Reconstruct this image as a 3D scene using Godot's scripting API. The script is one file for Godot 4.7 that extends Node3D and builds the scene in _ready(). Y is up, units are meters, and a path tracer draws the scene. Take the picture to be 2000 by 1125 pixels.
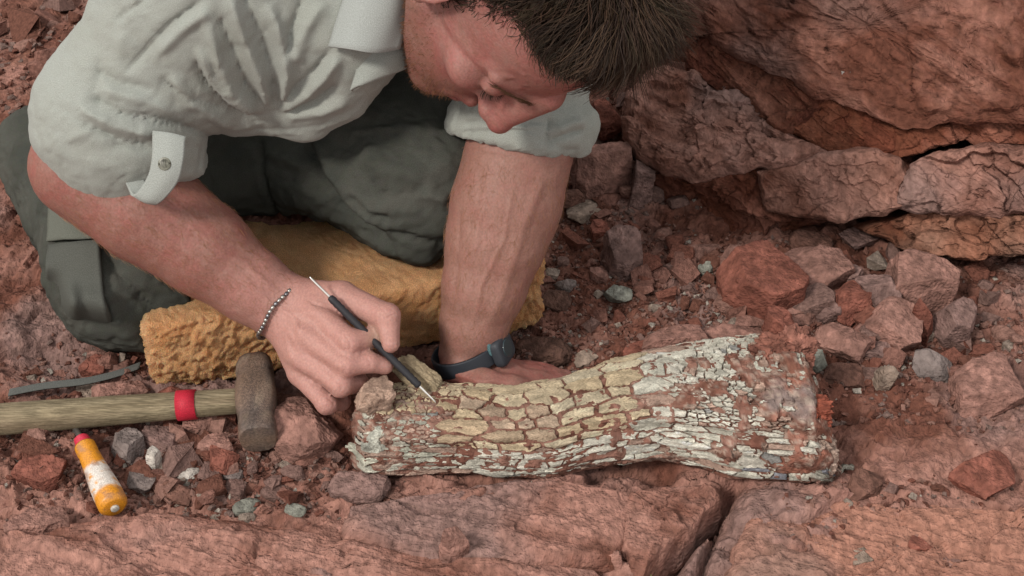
extends Node3D

var rng := RandomNumberGenerator.new()
var M := {}
var n_fbm: FastNoiseLite
var n_fine: FastNoiseLite
var n_big: FastNoiseLite
var n_ridge: FastNoiseLite
var n_cell_a: FastNoiseLite
var n_cell_b: FastNoiseLite
var n_cell_c: FastNoiseLite
var n_crack: FastNoiseLite
var n_strata: FastNoiseLite
var gully: Strokes
var ico := {}


# a grid of distances to a surface; shapes are blended into it and the surface is meshed as surface nets
class Field:
	var o: Vector3
	var c: float
	var nx: int
	var ny: int
	var nz: int
	var d := PackedFloat32Array()

	func _init(lo: Vector3, hi: Vector3, cell: float) -> void:
		o = lo
		c = cell
		nx = int((hi.x - lo.x) / cell) + 2
		ny = int((hi.y - lo.y) / cell) + 2
		nz = int((hi.z - lo.z) / cell) + 2
		d.resize(nx * ny * nz)
		d.fill(9.0)

	func span(lo: Vector3, hi: Vector3) -> Array:
		var a := ((lo - o) / c).floor()
		var b := ((hi - o) / c).ceil()
		return [maxi(0, int(a.x)), mini(nx - 1, int(b.x)), maxi(0, int(a.y)), mini(ny - 1, int(b.y)), maxi(0, int(a.z)), mini(nz - 1, int(b.z))]

	func limb(a: Vector3, b: Vector3, ra: float, rb: float, k: float, cut := false) -> void:
		var m := maxf(ra, rb) + k + 2.5 * c
		var s := span(a.min(b) - Vector3.ONE * m, a.max(b) + Vector3.ONE * m)
		var ab := b - a
		var inv := 1.0 / maxf(ab.length_squared(), 1e-9)
		var dr := rb - ra
		for z in range(s[4], s[5] + 1):
			for y in range(s[2], s[3] + 1):
				var i: int = (z * ny + y) * nx + int(s[0])
				var p := o + Vector3(s[0], y, z) * c - a
				for x in range(s[0], s[1] + 1):
					var h := clampf(p.dot(ab) * inv, 0.0, 1.0)
					var v := (p - ab * h).length() - ra - dr * h
					p.x += c
					if v < m:
						var w := d[i]
						if cut:
							v = -v
							var e := maxf(k - absf(v - w), 0.0)
							d[i] = maxf(v, w) + e * e * 0.25 / k
						else:
							var e := maxf(k - absf(v - w), 0.0)
							d[i] = minf(v, w) - e * e * 0.25 / k
					i += 1

	func chain(pts: PackedVector3Array, radii: Array, k: float) -> void:
		for i in pts.size() - 1:
			limb(pts[i], pts[i + 1], radii[i], radii[i + 1], k)

	# an ellipsoid (power 2) or a rounded box (a higher power) with its own axes
	func lump(at: Vector3, axes: Basis, r: Vector3, k: float, cut := false, power := 2.0) -> void:
		var big := maxf(r.x, maxf(r.y, r.z)) * (1.0 if power <= 2.0 else 1.45) + k + 2.5 * c
		var s := span(at - Vector3.ONE * big, at + Vector3.ONE * big)
		var inv := axes.inverse()
		var small := minf(r.x, minf(r.y, r.z))
		var step := inv * Vector3(c, 0, 0)
		for z in range(s[4], s[5] + 1):
			for y in range(s[2], s[3] + 1):
				var i: int = (z * ny + y) * nx + int(s[0])
				var q := inv * (o + Vector3(s[0], y, z) * c - at)
				for x in range(s[0], s[1] + 1):
					var u := q / r
					var v := 0.0
					if power <= 2.0:
						var l := u.length()
						var g := (u / r).length()
						v = l * (l - 1.0) / g if g > 1e-6 else -small
					else:
						u = u.abs()
						v = (pow(pow(u.x, power) + pow(u.y, power) + pow(u.z, power), 1.0 / power) - 1.0) * small
					q += step
					if v < k + 3.0 * c:
						var w := d[i]
						if cut:
							v = -v
							var e := maxf(k - absf(v - w), 0.0)
							d[i] = maxf(v, w) + e * e * 0.25 / k
						else:
							var e := maxf(k - absf(v - w), 0.0)
							d[i] = minf(v, w) - e * e * 0.25 / k
					i += 1

	func at(p: Vector3) -> float:
		var q := (p - o) / c
		var x := clampi(int(q.x), 0, nx - 2)
		var y := clampi(int(q.y), 0, ny - 2)
		var z := clampi(int(q.z), 0, nz - 2)
		var f := q - Vector3(x, y, z)
		var i := (z * ny + y) * nx + x
		var k := nx * ny
		var a := lerpf(lerpf(d[i], d[i + 1], f.x), lerpf(d[i + nx], d[i + nx + 1], f.x), f.y)
		var b := lerpf(lerpf(d[i + k], d[i + k + 1], f.x), lerpf(d[i + k + nx], d[i + k + nx + 1], f.x), f.y)
		return lerpf(a, b, f.z)

	func grad(p: Vector3) -> Vector3:
		var e := c
		return Vector3(at(p + Vector3(e, 0, 0)) - at(p - Vector3(e, 0, 0)), at(p + Vector3(0, e, 0)) - at(p - Vector3(0, e, 0)), at(p + Vector3(0, 0, e)) - at(p - Vector3(0, 0, e))).normalized()

	# the point of the surface that a line meets
	func meet(p: Vector3, along: Vector3, most := 0.5) -> Vector3:
		var s := 0.0
		while s < most:
			var v := at(p + along * s)
			if v < 0.0005:
				break
			s += maxf(minf(v, 0.02) * 0.7, 0.0005)
		return p + along * s

	# [positions, indices], front faces clockwise
	func net() -> Array:
		var cell := PackedInt32Array()
		cell.resize(d.size())
		cell.fill(-1)
		var vs := PackedVector3Array()
		var ix := PackedInt32Array()
		var k := nx * ny
		var lim := 6.0 * c
		var off := [0, 1, nx, nx + 1, k, k + 1, k + nx, k + nx + 1]
		var ends := [[0, 1], [2, 3], [4, 5], [6, 7], [0, 2], [1, 3], [4, 6], [5, 7], [0, 4], [1, 5], [2, 6], [3, 7]]
		var cor: Array[Vector3] = []
		for j in 8:
			cor.append(Vector3(j & 1, (j >> 1) & 1, (j >> 2) & 1))
		for z in nz - 1:
			for y in ny - 1:
				var i := (z * ny + y) * nx
				for x in nx - 1:
					var v0 := d[i]
					if v0 < lim and v0 > -lim:
						var n := 0
						for j in 8:
							if d[i + off[j]] < 0.0:
								n += 1
						if n > 0 and n < 8:
							var sum := Vector3.ZERO
							var m := 0
							for e in ends:
								var a: float = d[i + off[e[0]]]
								var b: float = d[i + off[e[1]]]
								if (a < 0.0) != (b < 0.0):
									sum += cor[e[0]].lerp(cor[e[1]], a / (a - b))
									m += 1
							cell[i] = vs.size()
							vs.append(o + (Vector3(x, y, z) + sum / m) * c)
					i += 1
		var dirs := [[1, nx, k], [nx, k, 1], [k, 1, nx]]
		for z in range(1, nz - 1):
			for y in range(1, ny - 1):
				var i := (z * ny + y) * nx + 1
				for x in range(1, nx - 1):
					var v0 := d[i]
					if v0 < lim and v0 > -lim:
						for q in dirs:
							var v1: float = d[i + q[0]]
							if (v0 < 0.0) != (v1 < 0.0):
								var a := cell[i]
								var b: int = cell[i - q[1]]
								var e: int = cell[i - q[1] - q[2]]
								var f: int = cell[i - q[2]]
								if a >= 0 and b >= 0 and e >= 0 and f >= 0:
									if v0 < 0.0:
										ix.append_array([a, e, b, a, f, e])
									else:
										ix.append_array([a, b, e, a, e, f])
					i += 1
		return [vs, ix]


# lines on a surface along which it is raised or pressed in; the distance is taken across an axis
class Strokes:
	var ex: Vector3
	var ey: Vector3
	var lines := []

	func _init(axis: Vector3) -> void:
		ex = axis.cross(Vector3.UP if absf(axis.y) < 0.9 else Vector3.RIGHT).normalized()
		ey = axis.cross(ex).normalized()

	func add(pts: PackedVector3Array, wide: float, high: float) -> void:
		var q := PackedVector2Array()
		var lo := Vector2(9, 9)
		var hi := Vector2(-9, -9)
		for p in pts:
			var v := Vector2(p.dot(ex), p.dot(ey))
			q.append(v)
			lo = lo.min(v)
			hi = hi.max(v)
		lines.append([q, wide, high, Rect2(lo, hi - lo).grow(wide * 2.2)])

	func at(p: Vector3) -> float:
		var v := Vector2(p.dot(ex), p.dot(ey))
		var sum := 0.0
		for l in lines:
			if l[3].has_point(v):
				var q: PackedVector2Array = l[0]
				var best := 9.0
				var where := 0.0
				for i in q.size() - 1:
					var ab := q[i + 1] - q[i]
					var h := clampf((v - q[i]).dot(ab) / maxf(ab.length_squared(), 1e-9), 0.0, 1.0)
					var e := (v - q[i] - ab * h).length()
					if e < best:
						best = e
						where = (i + h) / (q.size() - 1)
				var t: float = best / l[1]
				if t < 2.2:
					sum += l[2] * (exp(-t * t) if l[2] > 0.0 else exp(-1.7 * t) * (1.0 - smoothstep(1.6, 2.2, t))) * smoothstep(0.0, 0.15, where + 0.06) * smoothstep(0.0, 0.25, 1.06 - where)
		return sum


func noise(kind: int, freq: float, octaves: int, s: int) -> FastNoiseLite:
	var n := FastNoiseLite.new()
	n.noise_type = kind
	n.frequency = freq
	n.seed = s
	n.fractal_type = FastNoiseLite.FRACTAL_FBM if octaves > 1 else FastNoiseLite.FRACTAL_NONE
	n.fractal_octaves = octaves
	return n


func cells(freq: float, what: int, s: int, warp := 0.0) -> FastNoiseLite:
	var n := noise(FastNoiseLite.TYPE_CELLULAR, freq, 1, s)
	n.cellular_return_type = what
	n.cellular_distance_function = FastNoiseLite.DISTANCE_EUCLIDEAN
	if warp > 0.0:
		n.domain_warp_enabled = true
		n.domain_warp_amplitude = warp
		n.domain_warp_frequency = freq * 1.7
		n.domain_warp_fractal_type = FastNoiseLite.DOMAIN_WARP_FRACTAL_NONE
	return n


func grey(lo: float, hi: float, mid := 0.5) -> Gradient:
	var g := Gradient.new()
	g.set_color(0, Color(lo, lo, lo))
	g.set_color(1, Color(hi, hi, hi))
	g.set_offset(0, clampf(mid - 0.4, 0, 1))
	g.set_offset(1, clampf(mid + 0.4, 0, 1))
	return g


func tex(n: FastNoiseLite, ramp: Gradient, size := 512) -> NoiseTexture2D:
	var t := NoiseTexture2D.new()
	t.width = size
	t.height = size
	t.seamless = true
	t.noise = n
	t.color_ramp = ramp
	return t


# a material whose colour is the vertex colour times a fine pattern, with relief
func surface(called: String, rough: float, pattern: Texture2D, relief: Texture2D, cm: float, metres: float, tint := Color.WHITE, spec := 0.35) -> StandardMaterial3D:
	var m := StandardMaterial3D.new()
	m.resource_name = called
	m.vertex_color_use_as_albedo = true
	m.albedo_color = tint
	m.albedo_texture = pattern
	m.roughness = rough
	m.metallic_specular = spec
	if relief:
		m.heightmap_enabled = true
		m.heightmap_texture = relief
		m.heightmap_scale = cm
	m.uv1_triplanar = true
	m.uv1_scale = Vector3.ONE / metres
	M[called] = m
	return m


func lin(c: Color, s := 1.0) -> Color:
	return Color(c.r * s, c.g * s, c.b * s)


func numbered(called: String, parent: Node) -> String:
	if not parent.has_node(NodePath(called)):
		return called
	var i := 1
	while parent.has_node(NodePath("%s_%03d" % [called, i])):
		i += 1
	return "%s_%03d" % [called, i]


var counts := {}
func unique(called: String, parent: Node) -> String:
	var key := str(parent.get_instance_id()) + called
	var i: int = counts.get(key, 0)
	counts[key] = i + 1
	return called if i == 0 else "%s_%03d" % [called, i]


func part(called: String, mesh: Mesh, mat: Material, parent: Node = self) -> MeshInstance3D:
	var o := MeshInstance3D.new()
	o.name = unique(called, parent)
	o.mesh = mesh
	o.material_override = mat
	parent.add_child(o, true)
	return o


func thing(called: String, label: String, category: String, group := "") -> Node3D:
	var o := Node3D.new()
	o.name = unique(called, self)
	add_child(o, true)
	tag(o, label, category, group)
	return o


func tag(o: Node, label: String, category: String, group := "") -> void:
	o.set_meta("label", label)
	o.set_meta("category", category)
	if group:
		o.set_meta("group", group)


# a mesh from positions and clockwise triangles; normals are smoothed unless flat
func build(vs: PackedVector3Array, ix: PackedInt32Array, cols := PackedColorArray(), flat := false, uvs := PackedVector2Array()) -> ArrayMesh:
	var a := []
	a.resize(Mesh.ARRAY_MAX)
	if flat:
		var v2 := PackedVector3Array()
		var n2 := PackedVector3Array()
		var c2 := PackedColorArray()
		var i2 := PackedInt32Array()
		for t in range(0, ix.size(), 3):
			var n := (vs[ix[t + 2]] - vs[ix[t]]).cross(vs[ix[t + 1]] - vs[ix[t]]).normalized()
			for j in 3:
				v2.append(vs[ix[t + j]])
				n2.append(n)
				i2.append(t + j)
				if cols.size():
					c2.append(cols[ix[t + j]])
		a[Mesh.ARRAY_VERTEX] = v2
		a[Mesh.ARRAY_NORMAL] = n2
		a[Mesh.ARRAY_INDEX] = i2
		if cols.size():
			a[Mesh.ARRAY_COLOR] = c2
	else:
		a[Mesh.ARRAY_VERTEX] = vs
		a[Mesh.ARRAY_NORMAL] = normals(vs, ix)
		a[Mesh.ARRAY_INDEX] = ix
		if cols.size():
			a[Mesh.ARRAY_COLOR] = cols
		if uvs.size():
			a[Mesh.ARRAY_TEX_UV] = uvs
	var m := ArrayMesh.new()
	m.add_surface_from_arrays(Mesh.PRIMITIVE_TRIANGLES, a)
	return m


func normals(vs: PackedVector3Array, ix: PackedInt32Array) -> PackedVector3Array:
	var ns := PackedVector3Array()
	ns.resize(vs.size())
	for t in range(0, ix.size(), 3):
		var a := ix[t]
		var b := ix[t + 1]
		var e := ix[t + 2]
		var n := (vs[e] - vs[a]).cross(vs[b] - vs[a])
		ns[a] += n
		ns[b] += n
		ns[e] += n
	for i in ns.size():
		ns[i] = ns[i].normalized()
	return ns


func join(vs: PackedVector3Array, ix: PackedInt32Array, more: Array) -> void:
	var base := vs.size()
	vs.append_array(more[0])
	for i in more[1]:
		ix.append(i + base)


func painted(vs: PackedVector3Array, c: Color) -> PackedColorArray:
	var cols := PackedColorArray()
	cols.resize(vs.size())
	cols.fill(c)
	return cols


# a round bar along points
func tube(pts: PackedVector3Array, radii: Array, sides := 10) -> Array:
	var vs := PackedVector3Array()
	var ix := PackedInt32Array()
	var side := Vector3.ZERO
	for i in pts.size():
		var t := (pts[mini(i + 1, pts.size() - 1)] - pts[maxi(i - 1, 0)]).normalized()
		if side == Vector3.ZERO:
			side = t.cross(Vector3.UP if absf(t.y) < 0.9 else Vector3.RIGHT)
		side = (side - t * side.dot(t)).normalized()
		var up := t.cross(side)
		for j in sides:
			var a := TAU * j / sides
			vs.append(pts[i] + (side * cos(a) + up * sin(a)) * radii[i])
		if i:
			for j in sides:
				var k := (j + 1) % sides
				var p := (i - 1) * sides
				ix.append_array([p + j, p + k, p + sides + j, p + k, p + sides + k, p + sides + j])
	var n := pts.size()
	vs.append(pts[0])
	vs.append(pts[n - 1])
	for j in sides:
		var k := (j + 1) % sides
		ix.append_array([n * sides, k, j, n * sides + 1, (n - 1) * sides + j, (n - 1) * sides + k])
	return [vs, ix]


# a round body turned about the line from a to b; the profile gives (share of the length, radius)
func lathe(a: Vector3, b: Vector3, profile: PackedVector2Array, sides := 20) -> Array:
	var pts := PackedVector3Array()
	var radii := []
	for p in profile:
		pts.append(a.lerp(b, p.x))
		radii.append(p.y)
	return tube(pts, radii, sides)


# cloth of some thickness through rows of points, smoothed between them
func sheet(rows: Array, thick: float, sub := 4, crumple := 0.0) -> Array:
	var nr := (rows.size() - 1) * sub + 1
	var nc: int = (rows[0].size() - 1) * sub + 1
	var top := PackedVector3Array()
	for i in nr:
		for j in nc:
			top.append(spline2(rows, float(i) / sub, float(j) / sub))
	var ix := PackedInt32Array()
	for i in nr - 1:
		for j in nc - 1:
			var p := i * nc + j
			ix.append_array([p, p + 1, p + nc, p + 1, p + nc + 1, p + nc])
	var ns := normals(top, ix)
	if crumple > 0.0:
		for i in top.size():
			top[i] += ns[i] * crumple * n_fbm.get_noise_3dv(top[i] * 12.0)
	var vs := top.duplicate()
	for i in top.size():
		vs.append(top[i] - ns[i] * thick)
	var m := top.size()
	for t in range(0, (nr - 1) * (nc - 1) * 6, 3):
		ix.append_array([ix[t] + m, ix[t + 2] + m, ix[t + 1] + m])
	var rim := PackedInt32Array()
	for j in nc - 1:
		rim.append(j)
	for i in nr - 1:
		rim.append(i * nc + nc - 1)
	for j in range(nc - 1, 0, -1):
		rim.append((nr - 1) * nc + j)
	for i in range(nr - 1, 0, -1):
		rim.append(i * nc)
	for q in rim.size():
		var e := rim[q]
		var f := rim[(q + 1) % rim.size()]
		ix.append_array([f, e, e + m, f, e + m, f + m])
	return [vs, ix]


func spline1(p: PackedVector3Array, t: float) -> Vector3:
	var i := clampi(int(t), 0, p.size() - 2)
	var n := p.size()
	return p[i].cubic_interpolate(p[i + 1], p[maxi(i - 1, 0)] if i > 0 else p[0] * 2.0 - p[1], p[i + 2] if i + 2 < n else p[n - 1] * 2.0 - p[n - 2], t - i)


func spline2(rows: Array, u: float, v: float) -> Vector3:
	var col := PackedVector3Array()
	for r in rows:
		col.append(spline1(r, v))
	return spline1(col, u)


# points along a smooth curve
func curve(p: PackedVector3Array, n: int) -> PackedVector3Array:
	var out := PackedVector3Array()
	for i in n:
		out.append(spline1(p, (p.size() - 1.0) * i / (n - 1)))
	return out


func sphere(level: int) -> Array:
	if ico.has(level):
		return ico[level]
	var out: Array
	if level == 0:
		var g := (1.0 + sqrt(5.0)) / 2.0
		var v := PackedVector3Array()
		for s in [Vector3(-1, g, 0), Vector3(1, g, 0), Vector3(-1, -g, 0), Vector3(1, -g, 0)]:
			v.append(s.normalized())
		for s in [Vector3(0, -1, g), Vector3(0, 1, g), Vector3(0, -1, -g), Vector3(0, 1, -g)]:
			v.append(s.normalized())
		for s in [Vector3(g, 0, -1), Vector3(g, 0, 1), Vector3(-g, 0, -1), Vector3(-g, 0, 1)]:
			v.append(s.normalized())
		var f := PackedInt32Array([0, 11, 5, 0, 5, 1, 0, 1, 7, 0, 7, 10, 0, 10, 11, 1, 5, 9, 5, 11, 4, 11, 10, 2, 10, 7, 6, 7, 1, 8, 3, 9, 4, 3, 4, 2, 3, 2, 6, 3, 6, 8, 3, 8, 9, 4, 9, 5, 2, 4, 11, 6, 2, 10, 8, 6, 7, 9, 8, 1])
		for t in range(0, f.size(), 3):
			var w := f[t + 1]
			f[t + 1] = f[t + 2]
			f[t + 2] = w
		out = [v, f]
	else:
		var was := sphere(level - 1)
		var v: PackedVector3Array = was[0].duplicate()
		var f := PackedInt32Array()
		var mid := {}
		var ix: PackedInt32Array = was[1]
		for t in range(0, ix.size(), 3):
			var m := []
			for j in 3:
				var a := ix[t + j]
				var b := ix[t + (j + 1) % 3]
				var key := mini(a, b) * 100000 + maxi(a, b)
				if not mid.has(key):
					mid[key] = v.size()
					v.append(((v[a] + v[b]) * 0.5).normalized())
				m.append(mid[key])
			f.append_array([ix[t], m[0], m[2], ix[t + 1], m[1], m[0], ix[t + 2], m[2], m[1], m[0], m[1], m[2]])
		out = [v, f]
	ico[level] = out
	return out


# a stone broken along flat faces
func stone_shape(s: int, level: int, planes: int, rough: float, soft := 0.0) -> Array:
	var r := RandomNumberGenerator.new()
	r.seed = s
	var ns := PackedVector3Array()
	var ds := PackedFloat32Array()
	for i in 6:
		var ax := Vector3.ZERO
		ax[i / 2] = 1.0 if i % 2 else -1.0
		ns.append((ax + Vector3(r.randfn(), r.randfn(), r.randfn()) * 0.16).normalized())
		ds.append(r.randf_range(0.72, 0.95))
	for i in planes:
		ns.append(Vector3(r.randfn(), r.randfn(), r.randfn()).normalized())
		ds.append(r.randf_range(0.68, 0.98))
	var base := sphere(level)
	var vs := PackedVector3Array()
	for p: Vector3 in base[0]:
		var best := 1.35
		for i in ns.size():
			var k := ns[i].dot(p)
			if k > 0.05:
				best = minf(best, ds[i] / k)
		if soft > 0.0:
			best = lerpf(best, 0.85, soft)
		best *= 1.0 + rough * n_fbm.get_noise_3dv(p * 2.2 + Vector3.ONE * (s % 97)) + rough * 0.35 * n_fbm.get_noise_3dv(p * 9.0 + Vector3.ONE * (s % 89))
		vs.append(p * best)
	return [vs, base[1]]


# a splinter: a box with moved corners
func chip_shape(s: int) -> Array:
	var r := RandomNumberGenerator.new()
	r.seed = s
	var vs := PackedVector3Array()
	for i in 8:
		var p := Vector3(1 if i & 1 else -1, 1 if i & 2 else -1, 1 if i & 4 else -1) * 0.75
		vs.append(p + Vector3(r.randf_range(-1, 1), r.randf_range(-1, 1), r.randf_range(-1, 1)) * 0.46)
	var ix := PackedInt32Array([0, 1, 2, 1, 3, 2, 4, 6, 5, 5, 6, 7, 0, 4, 1, 1, 4, 5, 2, 3, 6, 3, 7, 6, 0, 2, 4, 2, 6, 4, 1, 5, 3, 3, 5, 7])
	for t in range(0, ix.size(), 3):
		var n := (vs[ix[t + 2]] - vs[ix[t]]).cross(vs[ix[t + 1]] - vs[ix[t]])
		if n.dot(vs[ix[t]] + vs[ix[t + 1]] + vs[ix[t + 2]]) < 0.0:
			var w := ix[t + 1]
			ix[t + 1] = ix[t + 2]
			ix[t + 2] = w
	return [vs, ix]


func _ready() -> void:
	setup_view()
	setup_noise()
	setup_materials()
	make_ground()
	make_ledge()
	make_stones()
	make_bone()
	make_pad()
	make_hammer()
	make_chisel()
	make_cord()
	make_person()
	make_watch()
	make_bracelet()
	make_pick()
	make_grass()
	make_gravel()


func setup_view() -> void:
	var cam := Camera3D.new()
	cam.name = "camera"
	cam.fov = 23.0
	cam.near = 0.05
	cam.far = 400.0
	add_child(cam, true)
	cam.look_at_from_position(Vector3(0, 0.985, 1.261), Vector3.ZERO)
	cam.current = true
	var sky := ProceduralSkyMaterial.new()
	sky.sky_top_color = Color(0.87, 0.868, 0.862)
	sky.sky_horizon_color = Color(0.875, 0.865, 0.85)
	sky.sky_curve = 0.25
	sky.ground_bottom_color = Color(0.36, 0.27, 0.24)
	sky.ground_horizon_color = Color(0.5, 0.42, 0.38)
	sky.sun_angle_max = 0.0
	var env := Environment.new()
	env.background_mode = Environment.BG_SKY
	env.background_energy_multiplier = 0.82
	env.sky = Sky.new()
	env.sky.sky_material = sky
	env.tonemap_mode = Environment.TONE_MAPPER_LINEAR
	env.tonemap_exposure = 1.95
	env.sdfgi_enabled = true
	env.ssao_enabled = true
	env.ssil_enabled = true
	var we := WorldEnvironment.new()
	we.name = "surroundings"
	we.environment = env
	add_child(we, true)
	var sun := DirectionalLight3D.new()
	sun.name = "overcast_sun"
	sun.light_energy = 0.5
	sun.light_color = Color(1.0, 0.97, 0.93)
	sun.light_angular_distance = 10.0
	sun.shadow_enabled = true
	add_child(sun, true)
	sun.look_at_from_position(Vector3(-0.62, 0.85, 0.62), Vector3.ZERO)


func setup_noise() -> void:
	n_fbm = noise(FastNoiseLite.TYPE_SIMPLEX_SMOOTH, 1.0, 4, 11)
	n_fine = noise(FastNoiseLite.TYPE_SIMPLEX, 60.0, 3, 12)
	n_big = noise(FastNoiseLite.TYPE_SIMPLEX_SMOOTH, 3.5, 3, 13)
	n_ridge = noise(FastNoiseLite.TYPE_SIMPLEX, 16.0, 4, 14)
	n_ridge.fractal_type = FastNoiseLite.FRACTAL_RIDGED
	n_strata = noise(FastNoiseLite.TYPE_SIMPLEX_SMOOTH, 1.0, 4, 15)
	n_cell_a = cells(9.0, FastNoiseLite.RETURN_CELL_VALUE, 21, 0.05)
	n_cell_b = cells(24.0, FastNoiseLite.RETURN_CELL_VALUE, 22, 0.022)
	n_cell_c = cells(62.0, FastNoiseLite.RETURN_CELL_VALUE, 23, 0.008)
	n_crack = cells(6.5, FastNoiseLite.RETURN_DISTANCE2_SUB, 24, 0.13)


func setup_materials() -> void:
	var mottle := tex(noise(FastNoiseLite.TYPE_SIMPLEX, 0.012, 5, 31), grey(0.66, 1.0), 1024)
	var speck := tex(noise(FastNoiseLite.TYPE_SIMPLEX, 0.05, 4, 32), grey(0.72, 1.0), 512)
	var grit := tex(noise(FastNoiseLite.TYPE_SIMPLEX, 0.03, 6, 33), grey(0.0, 1.0), 1024)
	var pits := tex(cells(0.06, FastNoiseLite.RETURN_DISTANCE, 34), grey(1.0, 0.0), 512)
	var weave_n := noise(FastNoiseLite.TYPE_SIMPLEX, 0.16, 3, 35)
	var weave := tex(weave_n, grey(0.0, 1.0), 512)
	var skin_n := tex(cells(0.10, FastNoiseLite.RETURN_DISTANCE, 36, 4.0), grey(0.0, 1.0), 512)
	var skin_c := tex(noise(FastNoiseLite.TYPE_SIMPLEX, 0.02, 5, 37), grey(0.84, 1.0), 512)
	surface("rock", 0.95, mottle, grit, 0.17, 0.17, Color.WHITE, 0.25)
	surface("bone", 0.85, speck, grit, 0.16, 0.06, Color.WHITE, 0.3)
	M.bone.uv1_scale = Vector3(9, 42, 42)
	surface("foam", 0.98, speck, grit, 0.30, 0.05, Color.WHITE, 0.1)
	M.foam.subsurf_scatter_enabled = true
	M.foam.subsurf_scatter_strength = 0.25
	surface("skin", 0.52, skin_c, skin_n, 0.03, 0.035, Color.WHITE, 0.4)
	M.skin.subsurf_scatter_enabled = true
	M.skin.subsurf_scatter_strength = 0.12
	surface("shirt", 0.92, speck, weave, 0.010, 0.03, Color.WHITE, 0.15)
	M.shirt.rim_enabled = true
	M.shirt.rim = 0.2
	surface("trousers", 0.95, speck, weave, 0.018, 0.035, Color.WHITE, 0.12)
	surface("hair", 0.62, null, null, 0.0, 1.0, Color.WHITE, 0.28)
	surface("chip", 0.95, mottle, grit, 0.12, 0.09, Color.WHITE, 0.2)
	M.chip.uv1_world_triplanar = true
	surface("wood", 0.8, null, grit, 0.06, 0.08, Color.WHITE, 0.25)
	var grain := noise(FastNoiseLite.TYPE_SIMPLEX, 0.02, 5, 38)
	M.wood.albedo_texture = tex(grain, grey(0.6, 1.0), 512)
	M.wood.uv1_scale = Vector3(3, 60, 60)
	surface("iron", 0.55, mottle, grit, 0.07, 0.05, Color.WHITE, 0.5)
	M.iron.metallic = 0.35
	surface("tape", 0.6, speck, null, 0, 0.05, Color.WHITE, 0.35)
	surface("plastic", 0.42, speck, null, 0, 0.06, Color.WHITE, 0.5)
	surface("rubber", 0.6, null, null, 0, 1, Color.WHITE, 0.45)
	surface("steel", 0.3, null, null, 0, 1, Color.WHITE, 0.5)
	M.steel.metallic = 0.9
	var g := StandardMaterial3D.new()
	g.albedo_color = Color(0.10, 0.20, 0.22)
	g.roughness = 0.12
	g.clearcoat_enabled = true
	M.screen = g


# ---------------------------------------------------------------- ground

func ledge_core(x: float, z: float, off: float) -> float:
	return (off + 0.35 * (x - 0.3) - 0.72 * (z + 0.07)) / 0.6


func ground_h(x: float, z: float) -> float:
	var h := 0.012 * n_big.get_noise_2d(x, z)
	var far := maxf(absf(x) - 0.9, absf(z) - 0.8)
	var right := smoothstep(-0.05, 0.22, x)
	# the slope behind
	h += right * 0.30 * maxf(0.0, -z - 0.16) + 0.25 * maxf(0.0, -z - 0.9)
	if x > 0.0:
		h = maxf(h, minf(ledge_core(x, z, -0.125), 0.55) * smoothstep(0.02, 0.16, x))
	if z < -3.0 or absf(x) > 3.0:
		h += 0.6 * n_big.get_noise_2d(x * 0.05, z * 0.05) * smoothstep(3.0, 12.0, maxf(absf(x), -z))
	h = minf(h, 9.0)
	if far > 0.6:
		return h
	var front := smoothstep(0.26, 0.34, z + 0.03 * n_big.get_noise_2d(x * 2.0 + 7.0, z * 2.0))
	h += n_cell_a.get_noise_2d(x, z * 1.25) * lerpf(0.006, 0.009, front)
	h += n_cell_b.get_noise_2d(x, z * 1.2) * lerpf(0.0055, 0.0030, front)
	h += n_cell_c.get_noise_2d(x, z) * lerpf(0.0030, 0.0006, front)
	var crack := n_crack.get_noise_2d(x, z * 1.3)
	h -= (1.0 - smoothstep(-1.0, -0.975, crack)) * 0.009 * front
	h += lerpf(0.006, 0.0016, front) * n_fbm.get_noise_2d(x * 14.0, z * 14.0) + lerpf(0.0026, 0.0012, front) * n_fine.get_noise_2d(x, z)
	# scratches and shallow flakes that run with the bedding
	var su := x * 0.88 + z * 0.47
	var sv := z * 0.88 - x * 0.47
	var bed := n_strata.get_noise_2d(su * 9.0, sv * 55.0)
	h += front * 0.0055 * lerpf(bed, roundf(bed * 5.0) / 5.0, 0.85)
	h += gully.at(Vector3(x, 0, z))
	return h


func rock_tone(p: Vector3, dust: float) -> Color:
	var a := n_fbm.get_noise_3dv(p * 7.0 + Vector3(3, 1, 5))
	var b := n_fbm.get_noise_3dv(p * 21.0 + Vector3(9, 2, 4))
	var e := n_fbm.get_noise_3dv(p * 4.0 + Vector3(30, 12, 8))
	var pink := Color(0.400, 0.208, 0.165)
	var red := Color(0.195, 0.082, 0.058)
	var lilac := Color(0.285, 0.190, 0.172)
	var c := red.lerp(pink, clampf(0.5 + dust + a * 1.3 + b * 0.6, 0.0, 1.0))
	c = c.lerp(lilac, clampf(e * 2.2 - 0.2, 0.0, 0.7))
	return c


func axis_steps(lo: float, hi: float, step: float, end: float) -> PackedFloat32Array:
	var out := PackedFloat32Array()
	var v := lo
	while v <= hi:
		out.append(v)
		v += step
	var s := step
	v = hi
	while v < end:
		s *= 1.22
		v += s
		out.append(v)
	s = step
	v = lo
	while v > -end:
		s *= 1.22
		v -= s
		out.insert(0, v)
	return out


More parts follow.
